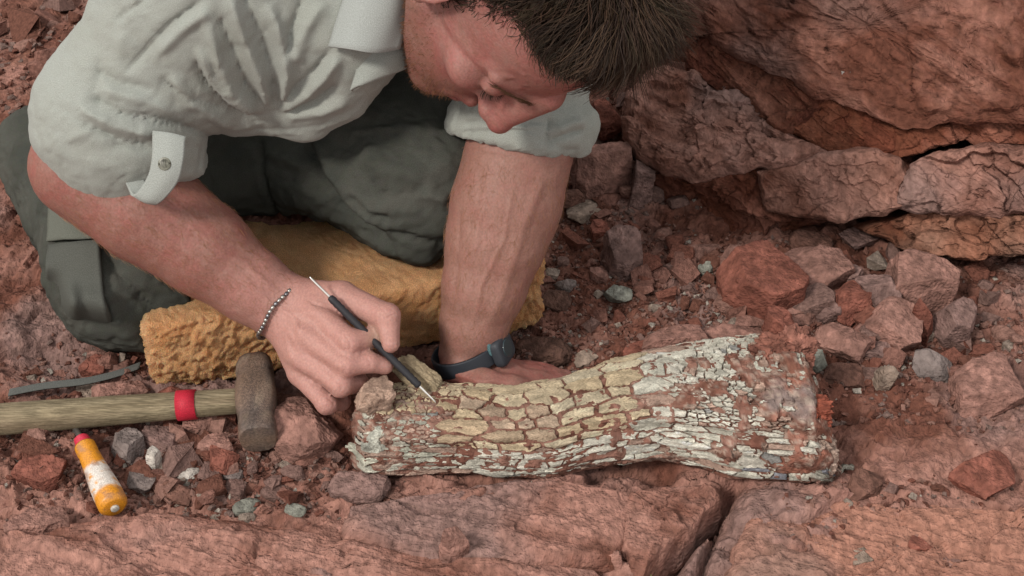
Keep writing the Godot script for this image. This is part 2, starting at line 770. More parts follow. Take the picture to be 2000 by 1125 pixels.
func make_gully() -> void:
	gully = Strokes.new(Vector3.UP)
	gully.add(PackedVector3Array([Vector3(0.2230, -0.0000, 0.2918), Vector3(0.1936, 0.0000, 0.3322), Vector3(0.1635, 0.0000, 0.3676), Vector3(0.1442, 0.0000, 0.3986), Vector3(0.1292, 0.0000, 0.4400)]), 0.015, -0.042)
	gully.add(PackedVector3Array([Vector3(0.2053, 0.0000, 0.3156), Vector3(0.1879, 0.0000, 0.3613), Vector3(0.1744, 0.0000, 0.3986), Vector3(0.1632, 0.0000, 0.4400)]), 0.006, -0.030)
	gully.add(PackedVector3Array([Vector3(0.1973, -0.0000, 0.3420), Vector3(0.1740, 0.0000, 0.3802), Vector3(0.1507, -0.0000, 0.4284)]), 0.006, 0.010)
	gully.add(PackedVector3Array([Vector3(0.1117, 0.0000, 0.3123), Vector3(0.1021, -0.0000, 0.3645)]), 0.005, -0.018)
	gully.add(PackedVector3Array([Vector3(-0.0790, 0.0000, 0.2987), Vector3(-0.0197, -0.0000, 0.3021), Vector3(0.0444, 0.0000, 0.3007)]), 0.008, -0.014)
	gully.add(PackedVector3Array([Vector3(0.0694, -0.0000, 0.2918), Vector3(0.1148, -0.0000, 0.2800), Vector3(0.1644, 0.0000, 0.2828)]), 0.010, -0.028)
	gully.add(PackedVector3Array([Vector3(0.2463, -0.0000, 0.3021), Vector3(0.3042, 0.0000, 0.3089), Vector3(0.3561, 0.0000, 0.2953)]), 0.008, -0.008)
	gully.add(PackedVector3Array([Vector3(0.3103, -0.0000, 0.2744), Vector3(0.3383, 0.0000, 0.2849)]), 0.012, -0.014)
	gully.add(PackedVector3Array([Vector3(0.2302, 0.0000, 0.3123), Vector3(0.2527, 0.0000, 0.3256), Vector3(0.2884, 0.0000, 0.3156)]), 0.004, -0.006)
	gully.add(PackedVector3Array([Vector3(0.2702, 0.0000, 0.3676), Vector3(0.2913, -0.0000, 0.3549), Vector3(0.3068, 0.0000, 0.3485)]), 0.004, -0.009)
	gully.add(PackedVector3Array([Vector3(-0.0472, 0.0000, 0.3739), Vector3(-0.0442, 0.0000, 0.3986), Vector3(-0.0504, -0.0000, 0.4225)]), 0.004, -0.007)
	gully.add(PackedVector3Array([Vector3(-0.1455, 0.0000, 0.3289), Vector3(-0.1726, 0.0000, 0.3485), Vector3(-0.2093, 0.0000, 0.3613), Vector3(-0.2597, 0.0000, 0.3739)]), 0.006, -0.007)
	gully.add(PackedVector3Array([Vector3(-0.3981, 0.0000, 0.3676), Vector3(-0.3684, 0.0000, 0.3517), Vector3(-0.3224, -0.0000, 0.3420)]), 0.004, -0.006)
	gully.add(PackedVector3Array([Vector3(-0.1472, 0.0000, 0.3089), Vector3(-0.0488, -0.0000, 0.3190), Vector3(0.0490, 0.0000, 0.3123), Vector3(0.1210, 0.0000, 0.3322)]), 0.030, 0.010)
	gully.add(PackedVector3Array([Vector3(0.2406, -0.0000, 0.3420), Vector3(0.3140, -0.0000, 0.3355), Vector3(0.3994, -0.0000, 0.3420)]), 0.035, 0.012)
	gully.add(PackedVector3Array([Vector3(0.2241, 0.0000, 0.3925), Vector3(0.2822, 0.0000, 0.3802), Vector3(0.3721, 0.0000, 0.3986)]), 0.025, 0.010)


func make_ground() -> void:
	make_gully()
	var xs := axis_steps(-0.62, 0.62, 0.0025, 60.0)
	var zs := axis_steps(-0.40, 0.47, 0.0025, 60.0)
	var vs := PackedVector3Array()
	var cols := PackedColorArray()
	var ix := PackedInt32Array()
	var nx := xs.size()
	for j in zs.size():
		for i in nx:
			var x := xs[i]
			var z := zs[j]
			var h := ground_h(x, z)
			vs.append(Vector3(x, h, z))
			cols.append(rock_tone(Vector3(x, 0, z), lerpf(-0.30, 0.40, smoothstep(0.22, 0.34, z))))
	for j in zs.size() - 1:
		for i in nx - 1:
			var p := j * nx + i
			ix.append_array([p, p + 1, p + nx, p + 1, p + nx + 1, p + nx])
	var o := part("ground", build(vs, ix, cols), M.rock)
	o.set_meta("kind", "structure")


# a block of the ledge from the outline of its face
func block(called: String, outline: PackedVector3Array, back: Vector3, bulge: float, strata: float, rough: float, dust: float, tint: Color, label: String, s: int) -> void:
	var n_pts := 230
	var rings := 64
	var depth := 12
	var length := 0.0
	var m := outline.size()
	for i in m:
		length += outline[i].distance_to(outline[(i + 1) % m])
	var loop := PackedVector3Array()
	var i := 0
	var at := 0.0
	for k in n_pts:
		var want := length * k / n_pts
		while at + outline[i].distance_to(outline[(i + 1) % m]) < want:
			at += outline[i].distance_to(outline[(i + 1) % m])
			i += 1
		loop.append(outline[i].lerp(outline[(i + 1) % m], (want - at) / outline[i].distance_to(outline[(i + 1) % m])))
	var mid := Vector3.ZERO
	for p in loop:
		mid += p / n_pts
	for k in n_pts:
		loop[k] += (loop[k] - mid).normalized() * 0.0065
	var face := Vector3.ZERO
	for k in n_pts:
		face += (loop[k] - mid).cross(loop[(k + 1) % n_pts] - mid)
	face = face.normalized()
	if face.dot(back) > 0.0:
		face = -face
		loop.reverse()
	var vs := PackedVector3Array()
	var cols := PackedColorArray()
	var ix := PackedInt32Array()
	var along := Vector3(0.80, -0.50, 0.25).normalized()
	var across := face.cross(along).normalized()
	for r in rings + depth + 1:
		for k in n_pts:
			var p: Vector3
			var edge := 1.0
			if r <= rings:
				var f := 1.0 - pow(1.0 - float(r) / rings, 1.3)
				p = mid.lerp(loop[k], f) + face * bulge * (1.0 - pow(f, 18.0))
				edge = 1.0 - pow(f, 24.0)
			else:
				var f := float(r - rings) / depth
				p = loop[k] + back * f + (loop[k] - mid) * 0.05 * sin(f * PI * 0.8)
				edge = 0.6
			var q := p + Vector3.ONE * s * 1.7
			var w := Vector3(q.dot(along) * 3.2, q.dot(across) * 36.0, q.dot(face) * 12.0)
			var st := n_strata.get_noise_3dv(w)
			st = lerpf(st, roundf(st * 4.0) / 4.0, 0.85)
			var facet := n_cell_b.get_noise_3dv(q * Vector3(0.7, 1.0, 0.8)) * 0.6 + n_cell_a.get_noise_3dv(q) * 0.9 + n_cell_c.get_noise_3dv(q) * 0.25
			var lift := strata * st * 1.6 + rough * (facet * 2.0 + 0.9 * n_fbm.get_noise_3dv(q * 7.0) + 0.15 * n_fine.get_noise_3dv(q))
			var out := face if r <= rings else (loop[k] - mid).normalized()
			vs.append(p + out * lift * edge + (loop[k] - mid).normalized() * (rough * 1.6 + 0.002) * n_fbm.get_noise_3dv(q * 20.0) * minf(1.0, float(r) / rings * 3.0))
			cols.append((rock_tone(q, dust + st * 0.5) * tint))
	for r in rings + depth:
		for k in n_pts:
			var a := r * n_pts + k
			var b := r * n_pts + (k + 1) % n_pts
			ix.append_array([a, a + n_pts, b, b, a + n_pts, b + n_pts])
	var e := (rings + depth) * n_pts
	vs.append(mid + back)
	cols.append(tint * Color(0.2, 0.1, 0.08))
	for k in n_pts:
		ix.append_array([e + k, vs.size() - 1, e + (k + 1) % n_pts])
	tag(part(called, build(vs, ix, cols), M.rock), label, "rock")


func make_ledge() -> void:
	var back := Vector3(0.10, -0.10, -0.20)
	var w := Color.WHITE
	block("rock_slab", PackedVector3Array([Vector3(0.1999, 0.1744, -0.2639), Vector3(0.1854, 0.2410, -0.3266), Vector3(0.3504, 0.2844, -0.2408), Vector3(0.5923, 0.3332, -0.1361), Vector3(0.5923, 0.2005, -0.0324), Vector3(0.4738, 0.1740, -0.0750), Vector3(0.4272, 0.1612, -0.0939), Vector3(0.3961, 0.1688, -0.1154), Vector3(0.3709, 0.1688, -0.1345), Vector3(0.3500, 0.1675, -0.1436), Vector3(0.3257, 0.1756, -0.1691), Vector3(0.3008, 0.1761, -0.1885), Vector3(0.2709, 0.1758, -0.2098), Vector3(0.2331, 0.1852, -0.2499)]), back, 0.012, 0.006, 0.004, -0.25, Color(0.80, 0.72, 0.68), "large layered brown red slab at the top of the ledge with a white chip on it", 1)
	block("rock_slab", PackedVector3Array([Vector3(0.2122, 0.1597, -0.2527), Vector3(0.2338, 0.1819, -0.2537), Vector3(0.2726, 0.1699, -0.2180), Vector3(0.3026, 0.1702, -0.1967), Vector3(0.3277, 0.1697, -0.1771), Vector3(0.3522, 0.1611, -0.1511), Vector3(0.3526, 0.1517, -0.1500), Vector3(0.3382, 0.1269, -0.1503), Vector3(0.3153, 0.1086, -0.1530), Vector3(0.2955, 0.1157, -0.1756), Vector3(0.2680, 0.1282, -0.2063), Vector3(0.2391, 0.1322, -0.2237), Vector3(0.2157, 0.1363, -0.2385)]), back, 0.008, 0.006, 0.003, -0.40, Color(0.72, 0.62, 0.56), "dark red layered slab just under the largest slab, beside the person's hair", 2)
	block("rock_slab", PackedVector3Array([Vector3(0.3225, 0.1155, -0.1553), Vector3(0.3437, 0.1340, -0.1534), Vector3(0.3603, 0.1522, -0.1537), Vector3(0.3857, 0.1555, -0.1413), Vector3(0.4133, 0.1501, -0.1233), Vector3(0.4317, 0.1445, -0.1125), Vector3(0.4273, 0.1249, -0.0983), Vector3(0.4096, 0.1101, -0.1085), Vector3(0.3785, 0.1037, -0.1252), Vector3(0.3512, 0.1073, -0.1415)]), back * 0.6, 0.010, 0.004, 0.003, -0.35, Color(0.95, 0.76, 0.62), "rust brown lens of rock below the black crack in the ledge", 3)
	block("rock_slab", PackedVector3Array([Vector3(0.4359, 0.1444, -0.1104), Vector3(0.4811, 0.1588, -0.0935), Vector3(0.6015, 0.1870, -0.0515), Vector3(0.6048, 0.1598, -0.0411), Vector3(0.5008, 0.1485, -0.0822), Vector3(0.4715, 0.1336, -0.0910), Vector3(0.4519, 0.1187, -0.0951), Vector3(0.4319, 0.1120, -0.0992), Vector3(0.4320, 0.1201, -0.1059)]), back * 0.6, 0.008, 0.004, 0.003, -0.3, Color(1.0, 0.82, 0.72), "red brown block at the right end of the black crack", 4)
	block("boulder", PackedVector3Array([Vector3(0.1460, 0.0985, -0.2547), Vector3(0.1793, 0.1261, -0.2755), Vector3(0.2177, 0.1277, -0.2512), Vector3(0.2683, 0.1263, -0.2073), Vector3(0.3067, 0.1142, -0.1689), Vector3(0.3169, 0.1089, -0.1525), Vector3(0.3418, 0.1033, -0.1357), Vector3(0.3610, 0.1003, -0.1239), Vector3(0.3368, 0.0875, -0.1111), Vector3(0.2972, 0.0832, -0.1199), Vector3(0.2861, 0.0837, -0.1257), Vector3(0.2522, 0.0721, -0.1325), Vector3(0.2236, 0.0602, -0.1365), Vector3(0.1894, 0.0548, -0.1556), Vector3(0.1549, 0.0528, -0.1845), Vector3(0.1414, 0.0645, -0.2147)]), back, 0.022, 0.003, 0.006, 0.15, Color(0.92, 0.93, 0.93), "big dusty pink boulder right of the person's hair", 5)
	block("boulder", PackedVector3Array([Vector3(0.2902, 0.0756, -0.1239), Vector3(0.3193, 0.0869, -0.1121), Vector3(0.3631, 0.1058, -0.1067), Vector3(0.4059, 0.1181, -0.0961), Vector3(0.4295, 0.1175, -0.0841), Vector3(0.4393, 0.1049, -0.0689), Vector3(0.4341, 0.0773, -0.0553), Vector3(0.4196, 0.0640, -0.0583), Vector3(0.3811, 0.0526, -0.0675), Vector3(0.3320, 0.0429, -0.0833), Vector3(0.3025, 0.0386, -0.1009), Vector3(0.2941, 0.0520, -0.1162)]), back, 0.010, 0.002, 0.004, 0.22, Color(0.95, 0.95, 0.93), "pale pink flat faced block overhanging the dark hollow", 6)
	block("boulder", PackedVector3Array([Vector3(0.1650, 0.0432, -0.2133), Vector3(0.1917, 0.0459, -0.1748), Vector3(0.2256, 0.0531, -0.1504), Vector3(0.2887, 0.0740, -0.1372), Vector3(0.2981, 0.0352, -0.1142), Vector3(0.3277, 0.0274, -0.1002), Vector3(0.3737, 0.0250, -0.1036), Vector3(0.3410, 0.0064, -0.1110), Vector3(0.3070, -0.0240, -0.1050), Vector3(0.2690, -0.0330, -0.1131), Vector3(0.2337, -0.0265, -0.1357), Vector3(0.1956, -0.0089, -0.1759), Vector3(0.1757, 0.0152, -0.1987)]), back * 0.7, 0.012, 0.002, 0.005, -0.4, Color(0.74, 0.60, 0.54), "dark red brown wedge of rock under the dusty pink boulder", 7)
	block("boulder", PackedVector3Array([Vector3(0.4427, 0.1027, -0.0723), Vector3(0.4808, 0.1333, -0.0723), Vector3(0.6011, 0.1639, -0.0325), Vector3(0.6022, 0.1102, 0.0060), Vector3(0.4812, 0.0833, -0.0346), Vector3(0.4565, 0.0741, -0.0418), Vector3(0.4362, 0.0777, -0.0547)]), back, 0.012, 0.003, 0.005, 0.05, Color(0.92, 0.92, 0.92), "pink block at the right edge above the orange rock", 8)
	block("boulder", PackedVector3Array([Vector3(0.4110, 0.0260, -0.0794), Vector3(0.4382, 0.0463, -0.0692), Vector3(0.4876, 0.0676, -0.0491), Vector3(0.6077, 0.0987, -0.0027), Vector3(0.6109, 0.0622, 0.0154), Vector3(0.4985, 0.0317, -0.0277), Vector3(0.4658, 0.0203, -0.0411), Vector3(0.4406, 0.0206, -0.0605)]), back * 0.6, 0.014, 0.003, 0.006, 0.0, Color(0.98, 0.90, 0.76), "orange tinged lumpy rock low at the right edge of the ledge", 9)
	# bedrock of the foreground, broken into flat pieces
	var down := Vector3(0, -0.05, 0)
	block("bedrock_slab", PackedVector3Array([Vector3(-0.1435, 0.0100, 0.3449), Vector3(-0.0867, 0.0100, 0.3331), Vector3(-0.0194, 0.0100, 0.3239), Vector3(0.0437, 0.0100, 0.3186), Vector3(0.1072, 0.0100, 0.3292), Vector3(0.0995, 0.0100, 0.3767), Vector3(0.0829, 0.0100, 0.4061), Vector3(0.0000, 0.0100, 0.4121), Vector3(-0.0831, 0.0100, 0.4025), Vector3(-0.1452, 0.0100, 0.3792)]), down, 0.004, 0.003, 0.0028, 0.40, w, "broad pink bedrock slab in front of the middle of the fossil", 21)
	block("bedrock_slab", PackedVector3Array([Vector3(0.1169, 0.0070, 0.3303), Vector3(0.1605, 0.0070, 0.3190), Vector3(0.1868, 0.0070, 0.3223), Vector3(0.1886, 0.0070, 0.3369), Vector3(0.1494, 0.0070, 0.3771), Vector3(0.1202, 0.0070, 0.4155), Vector3(0.1095, 0.0070, 0.4107), Vector3(0.1054, 0.0070, 0.3740)]), down, 0.004, 0.003, 0.0030, 0.30, w, "wedge of red bedrock between the broad slab and the gully", 22)
	block("bedrock_slab", PackedVector3Array([Vector3(0.2398, 0.0090, 0.3407), Vector3(0.2716, 0.0090, 0.3517), Vector3(0.3118, 0.0090, 0.3407), Vector3(0.3624, 0.0090, 0.3504), Vector3(0.4012, 0.0090, 0.3478), Vector3(0.5120, 0.0090, 0.3600), Vector3(0.4799, 0.0090, 0.4645), Vector3(0.2177, 0.0090, 0.4645), Vector3(0.1995, 0.0090, 0.4184), Vector3(0.2198, 0.0090, 0.3758)]), down, 0.006, 0.0035, 0.0028, 0.42, Color(1.02, 0.97, 0.90), "large smooth orange pink bedrock slab right of the gully", 23)
	block("bedrock_slab", PackedVector3Array([Vector3(-0.5076, 0.0060, 0.3768), Vector3(-0.4161, 0.0060, 0.3668), Vector3(-0.3333, 0.0060, 0.3553), Vector3(-0.2704, 0.0060, 0.3617), Vector3(-0.2071, 0.0060, 0.3743), Vector3(-0.1495, 0.0060, 0.3868), Vector3(-0.0691, 0.0060, 0.4086), Vector3(0.0687, 0.0060, 0.4182), Vector3(0.0945, 0.0060, 0.4620), Vector3(-0.4814, 0.0060, 0.4620)]), down, 0.005, 0.0035, 0.0030, 0.38, w, "long low bedrock slab along the bottom left edge", 24)
	# the white chip on the slab
	var c := chip_shape(77)
	var vs: PackedVector3Array = c[0]
	for i in vs.size():
		vs[i] = vs[i] * 0.0065
	var o := part("white_chip", build(vs, c[1], painted(vs, Color(0.75, 0.72, 0.68)), true), M.bone)
	o.position = Vector3(0.3748, 0.1910, -0.1511)
	tag(o, "small white mineral chip set in the big layered slab", "stone")


# ---------------------------------------------------------------- stones

func stone(at: Vector3, r: Vector3, turn: Vector3, s: int, tone: Color, label: String, called := "stone", group := "", kind := 0) -> void:
	var level := 5 if r.length() > 0.022 else 4
	var raw := stone_shape(s, level, 8, 0.035, 0.0) if kind == 0 else stone_shape(s, level, 5, 0.06, 0.6)
	var vs: PackedVector3Array = raw[0]
	var cols := PackedColorArray()
	for i in vs.size():
		vs[i] = vs[i] * r
		var q := vs[i] + at
		vs[i] += vs[i].normalized() * (0.0012 * n_cell_b.get_noise_3dv(q * 1.2) + 0.0008 * n_fbm.get_noise_3dv(q * 40.0))
		cols.append(tone * lin(Color.WHITE, 1.0 + 0.5 * n_fbm.get_noise_3dv(q * 25.0)))
	var o := part(called, build(vs, raw[1], cols), M.rock)
	o.position = at
	o.rotation = turn
	tag(o, label, "stone", group)


func chips_pool(n: int) -> Array:
	var pool := []
	for i in n:
		var c := chip_shape(500 + i)
		pool.append(build(c[0], c[1], PackedColorArray(), true))
	return pool


func make_stones() -> void:
	stone(Vector3(0.1120, 0.0226, -0.1933), Vector3(0.0392, 0.0473, 0.0353), Vector3(-0.08, 0.04, -0.04), 100, Color(0.310, 0.166, 0.135), "blocky dusty pink stone right of the left elbow", "stone", "", 0)
	stone(Vector3(0.1583, 0.0238, -0.1657), Vector3(0.0185, 0.0379, 0.0166), Vector3(0.03, 0.13, -0.13), 113, Color(0.247, 0.153, 0.135), "narrow upright mauve stone wedged beside the blocky pink stone", "stone", "", 0)
	stone(Vector3(0.0934, 0.0010, -0.1528), Vector3(0.0298, 0.0130, 0.0200), Vector3(-0.15, 0.34, -0.07), 126, Color(0.328, 0.247, 0.198), "pale tan flat stone just below the blocky pink stone", "stone", "", 0)
	stone(Vector3(0.0688, 0.0038, -0.1652), Vector3(0.0192, 0.0173, 0.0173), Vector3(-0.08, 0.50, -0.01), 139, Color(0.184, 0.094, 0.072), "brown stone half hidden behind the bare left forearm", "stone", "", 0)
	stone(Vector3(0.1199, 0.0469, -0.2794), Vector3(0.0200, 0.0270, 0.0180), Vector3(0.10, -0.02, 0.04), 152, Color(0.247, 0.094, 0.069), "red stone at the tip of the rolled left cuff", "stone", "", 0)
	stone(Vector3(0.1667, 0.0384, -0.2933), Vector3(0.0281, 0.0185, 0.0225), Vector3(-0.10, 0.13, 0.11), 165, Color(0.184, 0.094, 0.072), "dark stone under the hair at the foot of the pink boulder", "stone", "", 0)
	stone(Vector3(0.1262, 0.0097, -0.0358), Vector3(0.0276, 0.0346, 0.0249), Vector3(0.01, 0.24, 0.05), 178, Color(0.247, 0.153, 0.135), "mauve flat faced stone alone in the middle of the dirt", "stone", "", 0)
	stone(Vector3(0.1064, 0.0021, -0.1035), Vector3(0.0168, 0.0148, 0.0151), Vector3(-0.13, 0.26, 0.03), 191, Color(0.247, 0.094, 0.069), "small reddish stone above the mauve flat faced stone", "stone", "", 0)
	stone(Vector3(0.0991, 0.0031, -0.0174), Vector3(0.0136, 0.0106, 0.0109), Vector3(-0.06, -0.47, 0.11), 204, Color(0.310, 0.166, 0.135), "small pink flake touching the left foot of the mauve stone", "stone", "", 0)
	stone(Vector3(0.1597, -0.0014, -0.0426), Vector3(0.0145, 0.0131, 0.0131), Vector3(-0.01, 0.22, 0.11), 217, Color(0.247, 0.094, 0.069), "reddish lump right of the mauve flat faced stone", "stone", "", 0)
	stone(Vector3(0.2171, -0.0046, -0.0697), Vector3(0.0309, 0.0101, 0.0156), Vector3(0.06, 0.42, -0.03), 230, Color(0.310, 0.166, 0.135), "pale reddish flake leaning above the greenish cube", "stone", "", 0)
	stone(Vector3(0.2229, -0.0031, -0.0351), Vector3(0.0108, 0.0114, 0.0098), Vector3(0.09, -0.06, 0.13), 243, Color(0.274, 0.274, 0.234), "pale green cube shaped stone under a leaning flake", "stone", "", 0)
	stone(Vector3(0.1180, 0.0002, 0.0119), Vector3(0.0148, 0.0074, 0.0114), Vector3(0.11, -0.40, -0.11), 256, Color(0.274, 0.274, 0.234), "pale green grey flake on the dirt below the mauve stone", "stone", "", 0)
	stone(Vector3(0.0607, 0.0035, 0.0021), Vector3(0.0141, 0.0102, 0.0113), Vector3(-0.08, 0.47, -0.02), 269, Color(0.229, 0.184, 0.171), "greenish grey pebble beside the torn end of the pad", "stone", "", 1)
	stone(Vector3(0.0513, 0.0037, 0.0301), Vector3(0.0174, 0.0104, 0.0140), Vector3(0.04, -0.20, 0.00), 282, Color(0.130, 0.072, 0.056), "dark crumbly lump against the torn end of the pad", "stone", "", 0)
	stone(Vector3(0.0328, 0.0002, 0.1135), Vector3(0.0369, 0.0152, 0.0235), Vector3(-0.03, -0.15, 0.03), 295, Color(0.130, 0.072, 0.056), "dark clod of earth right of the wrist watch", "stone", "", 1)
	stone(Vector3(0.0778, -0.0073, 0.1155), Vector3(0.0141, 0.0080, 0.0113), Vector3(0.03, 0.40, 0.05), 308, Color(0.328, 0.247, 0.198), "pale flake lying behind the fossil near the left fingers", "stone", "", 0)
	stone(Vector3(0.2751, 0.0267, 0.0320), Vector3(0.0525, 0.0397, 0.0473), Vector3(0.13, 0.36, 0.15), 321, Color(0.247, 0.094, 0.069), "largest bright red boulder in the rubble above the fossil", "stone", "", 0)
	stone(Vector3(0.2544, 0.0028, -0.0370), Vector3(0.0217, 0.0171, 0.0195), Vector3(0.05, -0.34, 0.11), 334, Color(0.310, 0.166, 0.135), "pink stone tucked left of the bright red boulder", "stone", "", 0)
	stone(Vector3(0.3418, 0.0172, -0.0085), Vector3(0.0400, 0.0287, 0.0320), Vector3(0.14, 0.40, 0.02), 347, Color(0.310, 0.166, 0.135), "pink brown angular stone behind the bright red boulder", "stone", "", 0)
	stone(Vector3(0.3813, 0.0149, -0.0019), Vector3(0.0177, 0.0142, 0.0159), Vector3(0.06, -0.29, 0.10), 360, Color(0.247, 0.153, 0.135), "small mauve block with a dark gap below it", "stone", "", 0)
	stone(Vector3(0.3492, 0.0079, -0.0698), Vector3(0.0308, 0.0142, 0.0220), Vector3(0.02, -0.22, -0.13), 373, Color(0.184, 0.094, 0.072), "rounded brown stone inside the dark hollow of the ledge", "stone", "", 1)
	stone(Vector3(0.4162, 0.0061, -0.0907), Vector3(0.0406, 0.0102, 0.0157), Vector3(0.11, 0.49, -0.12), 386, Color(0.247, 0.153, 0.135), "flat mauve stone under the overhanging pink block", "stone", "", 0)
	stone(Vector3(0.4479, 0.0214, 0.0250), Vector3(0.0410, 0.0486, 0.0369), Vector3(0.09, -0.09, -0.10), 399, Color(0.310, 0.166, 0.135), "big pink stone at the right edge below the orange rock", "stone", "", 0)
	stone(Vector3(0.4021, 0.0218, 0.0483), Vector3(0.0242, 0.0308, 0.0218), Vector3(-0.06, 0.27, 0.11), 412, Color(0.247, 0.153, 0.135), "mauve stone leaning on the big pink stone", "stone", "", 0)
	stone(Vector3(0.3746, 0.0185, 0.0487), Vector3(0.0277, 0.0249, 0.0249), Vector3(-0.14, 0.11, -0.14), 425, Color(0.247, 0.094, 0.069), "red angular stone in the middle of the rubble pile", "stone", "", 0)
	stone(Vector3(0.3136, 0.0100, 0.0579), Vector3(0.0275, 0.0174, 0.0220), Vector3(0.07, -0.17, 0.11), 438, Color(0.310, 0.166, 0.135), "pink stone right below the bright red boulder's corner", "stone", "", 0)
	stone(Vector3(0.3414, 0.0137, 0.0625), Vector3(0.0151, 0.0190, 0.0136), Vector3(0.14, 0.01, 0.15), 451, Color(0.247, 0.153, 0.135), "small mauve stone with one dark side in the pile", "stone", "", 0)
	stone(Vector3(0.3499, 0.0104, 0.1043), Vector3(0.0370, 0.0174, 0.0269), Vector3(-0.06, -0.42, 0.03), 464, Color(0.310, 0.166, 0.135), "flat pink stone with a grey underside", "stone", "", 0)
	stone(Vector3(0.2873, 0.0213, 0.1046), Vector3(0.0221, 0.0234, 0.0199), Vector3(-0.14, -0.30, -0.03), 477, Color(0.247, 0.094, 0.069), "red stone under the right foot of the bright red boulder", "stone", "", 0)
	stone(Vector3(0.4090, 0.0171, 0.0911), Vector3(0.0372, 0.0203, 0.0297), Vector3(0.03, -0.34, -0.14), 490, Color(0.310, 0.166, 0.135), "wide pink stone in front of the mauve leaning stone", "stone", "", 0)
	stone(Vector3(0.4432, 0.0084, 0.0804), Vector3(0.0138, 0.0399, 0.0124), Vector3(0.11, -0.19, 0.14), 503, Color(0.247, 0.094, 0.069), "tilted thin slab standing near the right edge", "stone", "", 0)
	stone(Vector3(0.4776, 0.0083, 0.0803), Vector3(0.0240, 0.0354, 0.0216), Vector3(0.12, -0.12, -0.01), 516, Color(0.247, 0.153, 0.135), "mauve slab at the far right of the rubble", "stone", "", 0)
	stone(Vector3(0.2545, 0.0090, 0.0742), Vector3(0.0272, 0.0061, 0.0093), Vector3(0.01, 0.14, 0.03), 529, Color(0.310, 0.166, 0.135), "thin pale slab lying before the bright red boulder", "stone", "", 0)
	stone(Vector3(0.2361, 0.0081, 0.0974), Vector3(0.0370, 0.0098, 0.0151), Vector3(0.02, 0.12, 0.13), 542, Color(0.310, 0.166, 0.135), "long thin pink slab touching the top of the fossil", "stone", "", 0)
	stone(Vector3(0.3173, 0.0097, 0.1425), Vector3(0.0125, 0.0132, 0.0112), Vector3(0.00, -0.07, 0.07), 555, Color(0.274, 0.274, 0.234), "grey green block beside the fossil's right end", "stone", "", 0)
	stone(Vector3(0.3813, 0.0033, 0.1170), Vector3(0.0267, 0.0108, 0.0167), Vector3(-0.08, -0.20, 0.14), 568, Color(0.247, 0.153, 0.135), "low mauve stone below the flat pink stone", "stone", "", 0)
	stone(Vector3(0.3832, 0.0216, 0.1770), Vector3(0.0109, 0.0189, 0.0099), Vector3(0.01, 0.05, -0.15), 581, Color(0.328, 0.247, 0.198), "pale tan flake standing right of the fossil", "stone", "", 0)
	stone(Vector3(0.3449, 0.0077, 0.1629), Vector3(0.0260, 0.0116, 0.0179), Vector3(-0.03, 0.08, -0.14), 594, Color(0.184, 0.094, 0.072), "brown crumbly stone right of the grey green block", "stone", "", 0)
	stone(Vector3(0.4394, 0.0065, 0.1455), Vector3(0.0230, 0.0151, 0.0184), Vector3(0.03, 0.13, -0.13), 607, Color(0.229, 0.184, 0.171), "grey stone at the right edge level with the fossil top", "stone", "", 0)
	stone(Vector3(0.1746, 0.0121, 0.1063), Vector3(0.0368, 0.0108, 0.0167), Vector3(0.04, -0.03, 0.05), 620, Color(0.310, 0.166, 0.135), "pink lump on the dirt above the middle of the fossil", "stone", "", 0)
	stone(Vector3(0.1422, -0.0006, 0.1126), Vector3(0.0268, 0.0092, 0.0142), Vector3(-0.04, 0.21, 0.07), 633, Color(0.247, 0.094, 0.069), "red lump right behind the fossil's slender middle", "stone", "", 0)
	stone(Vector3(-0.2022, 0.0092, 0.2494), Vector3(0.0362, 0.0283, 0.0326), Vector3(-0.14, -0.44, 0.05), 646, Color(0.310, 0.166, 0.135), "pitted pink stone in front of the hammer head", "stone", "", 0)
	stone(Vector3(-0.2188, 0.0126, 0.2148), Vector3(0.0284, 0.0112, 0.0174), Vector3(0.14, -0.25, -0.01), 659, Color(0.184, 0.094, 0.072), "brown stone in the shadow between hammer and hand", "stone", "", 0)
	stone(Vector3(-0.3471, -0.0036, 0.2479), Vector3(0.0213, 0.0175, 0.0191), Vector3(0.03, -0.18, -0.04), 672, Color(0.247, 0.153, 0.135), "mauve stone with a pale rim between handle and orange tool", "stone", "", 0)
	stone(Vector3(-0.3478, 0.0033, 0.2847), Vector3(0.0073, 0.0211, 0.0066), Vector3(-0.06, -0.13, 0.03), 685, Color(0.499, 0.454, 0.409), "pale upright shard below the mauve rimmed stone", "stone", "", 0)
	stone(Vector3(-0.3097, 0.0061, 0.2301), Vector3(0.0169, 0.0119, 0.0136), Vector3(-0.06, -0.12, 0.08), 698, Color(0.310, 0.166, 0.135), "pink flake under the hammer handle near the head", "stone", "", 0)
	stone(Vector3(-0.2903, 0.0110, 0.2657), Vector3(0.0178, 0.0130, 0.0142), Vector3(-0.14, 0.07, 0.07), 711, Color(0.310, 0.166, 0.135), "pink chunk left of the hammer face", "stone", "", 0)
	stone(Vector3(-0.3780, 0.0012, 0.2615), Vector3(0.0198, 0.0190, 0.0179), Vector3(-0.06, -0.28, 0.09), 724, Color(0.229, 0.184, 0.171), "dark grey stone beside the orange handle", "stone", "", 0)
	stone(Vector3(-0.3583, -0.0033, 0.2990), Vector3(0.0182, 0.0115, 0.0145), Vector3(-0.08, -0.31, -0.02), 737, Color(0.229, 0.184, 0.171), "grey stone right of the white worn patch of the tool", "stone", "", 0)
	stone(Vector3(-0.2793, 0.0096, 0.2854), Vector3(0.0152, 0.0170, 0.0137), Vector3(0.06, -0.40, -0.05), 750, Color(0.247, 0.094, 0.069), "red cube of rock below the hammer head", "stone", "", 0)
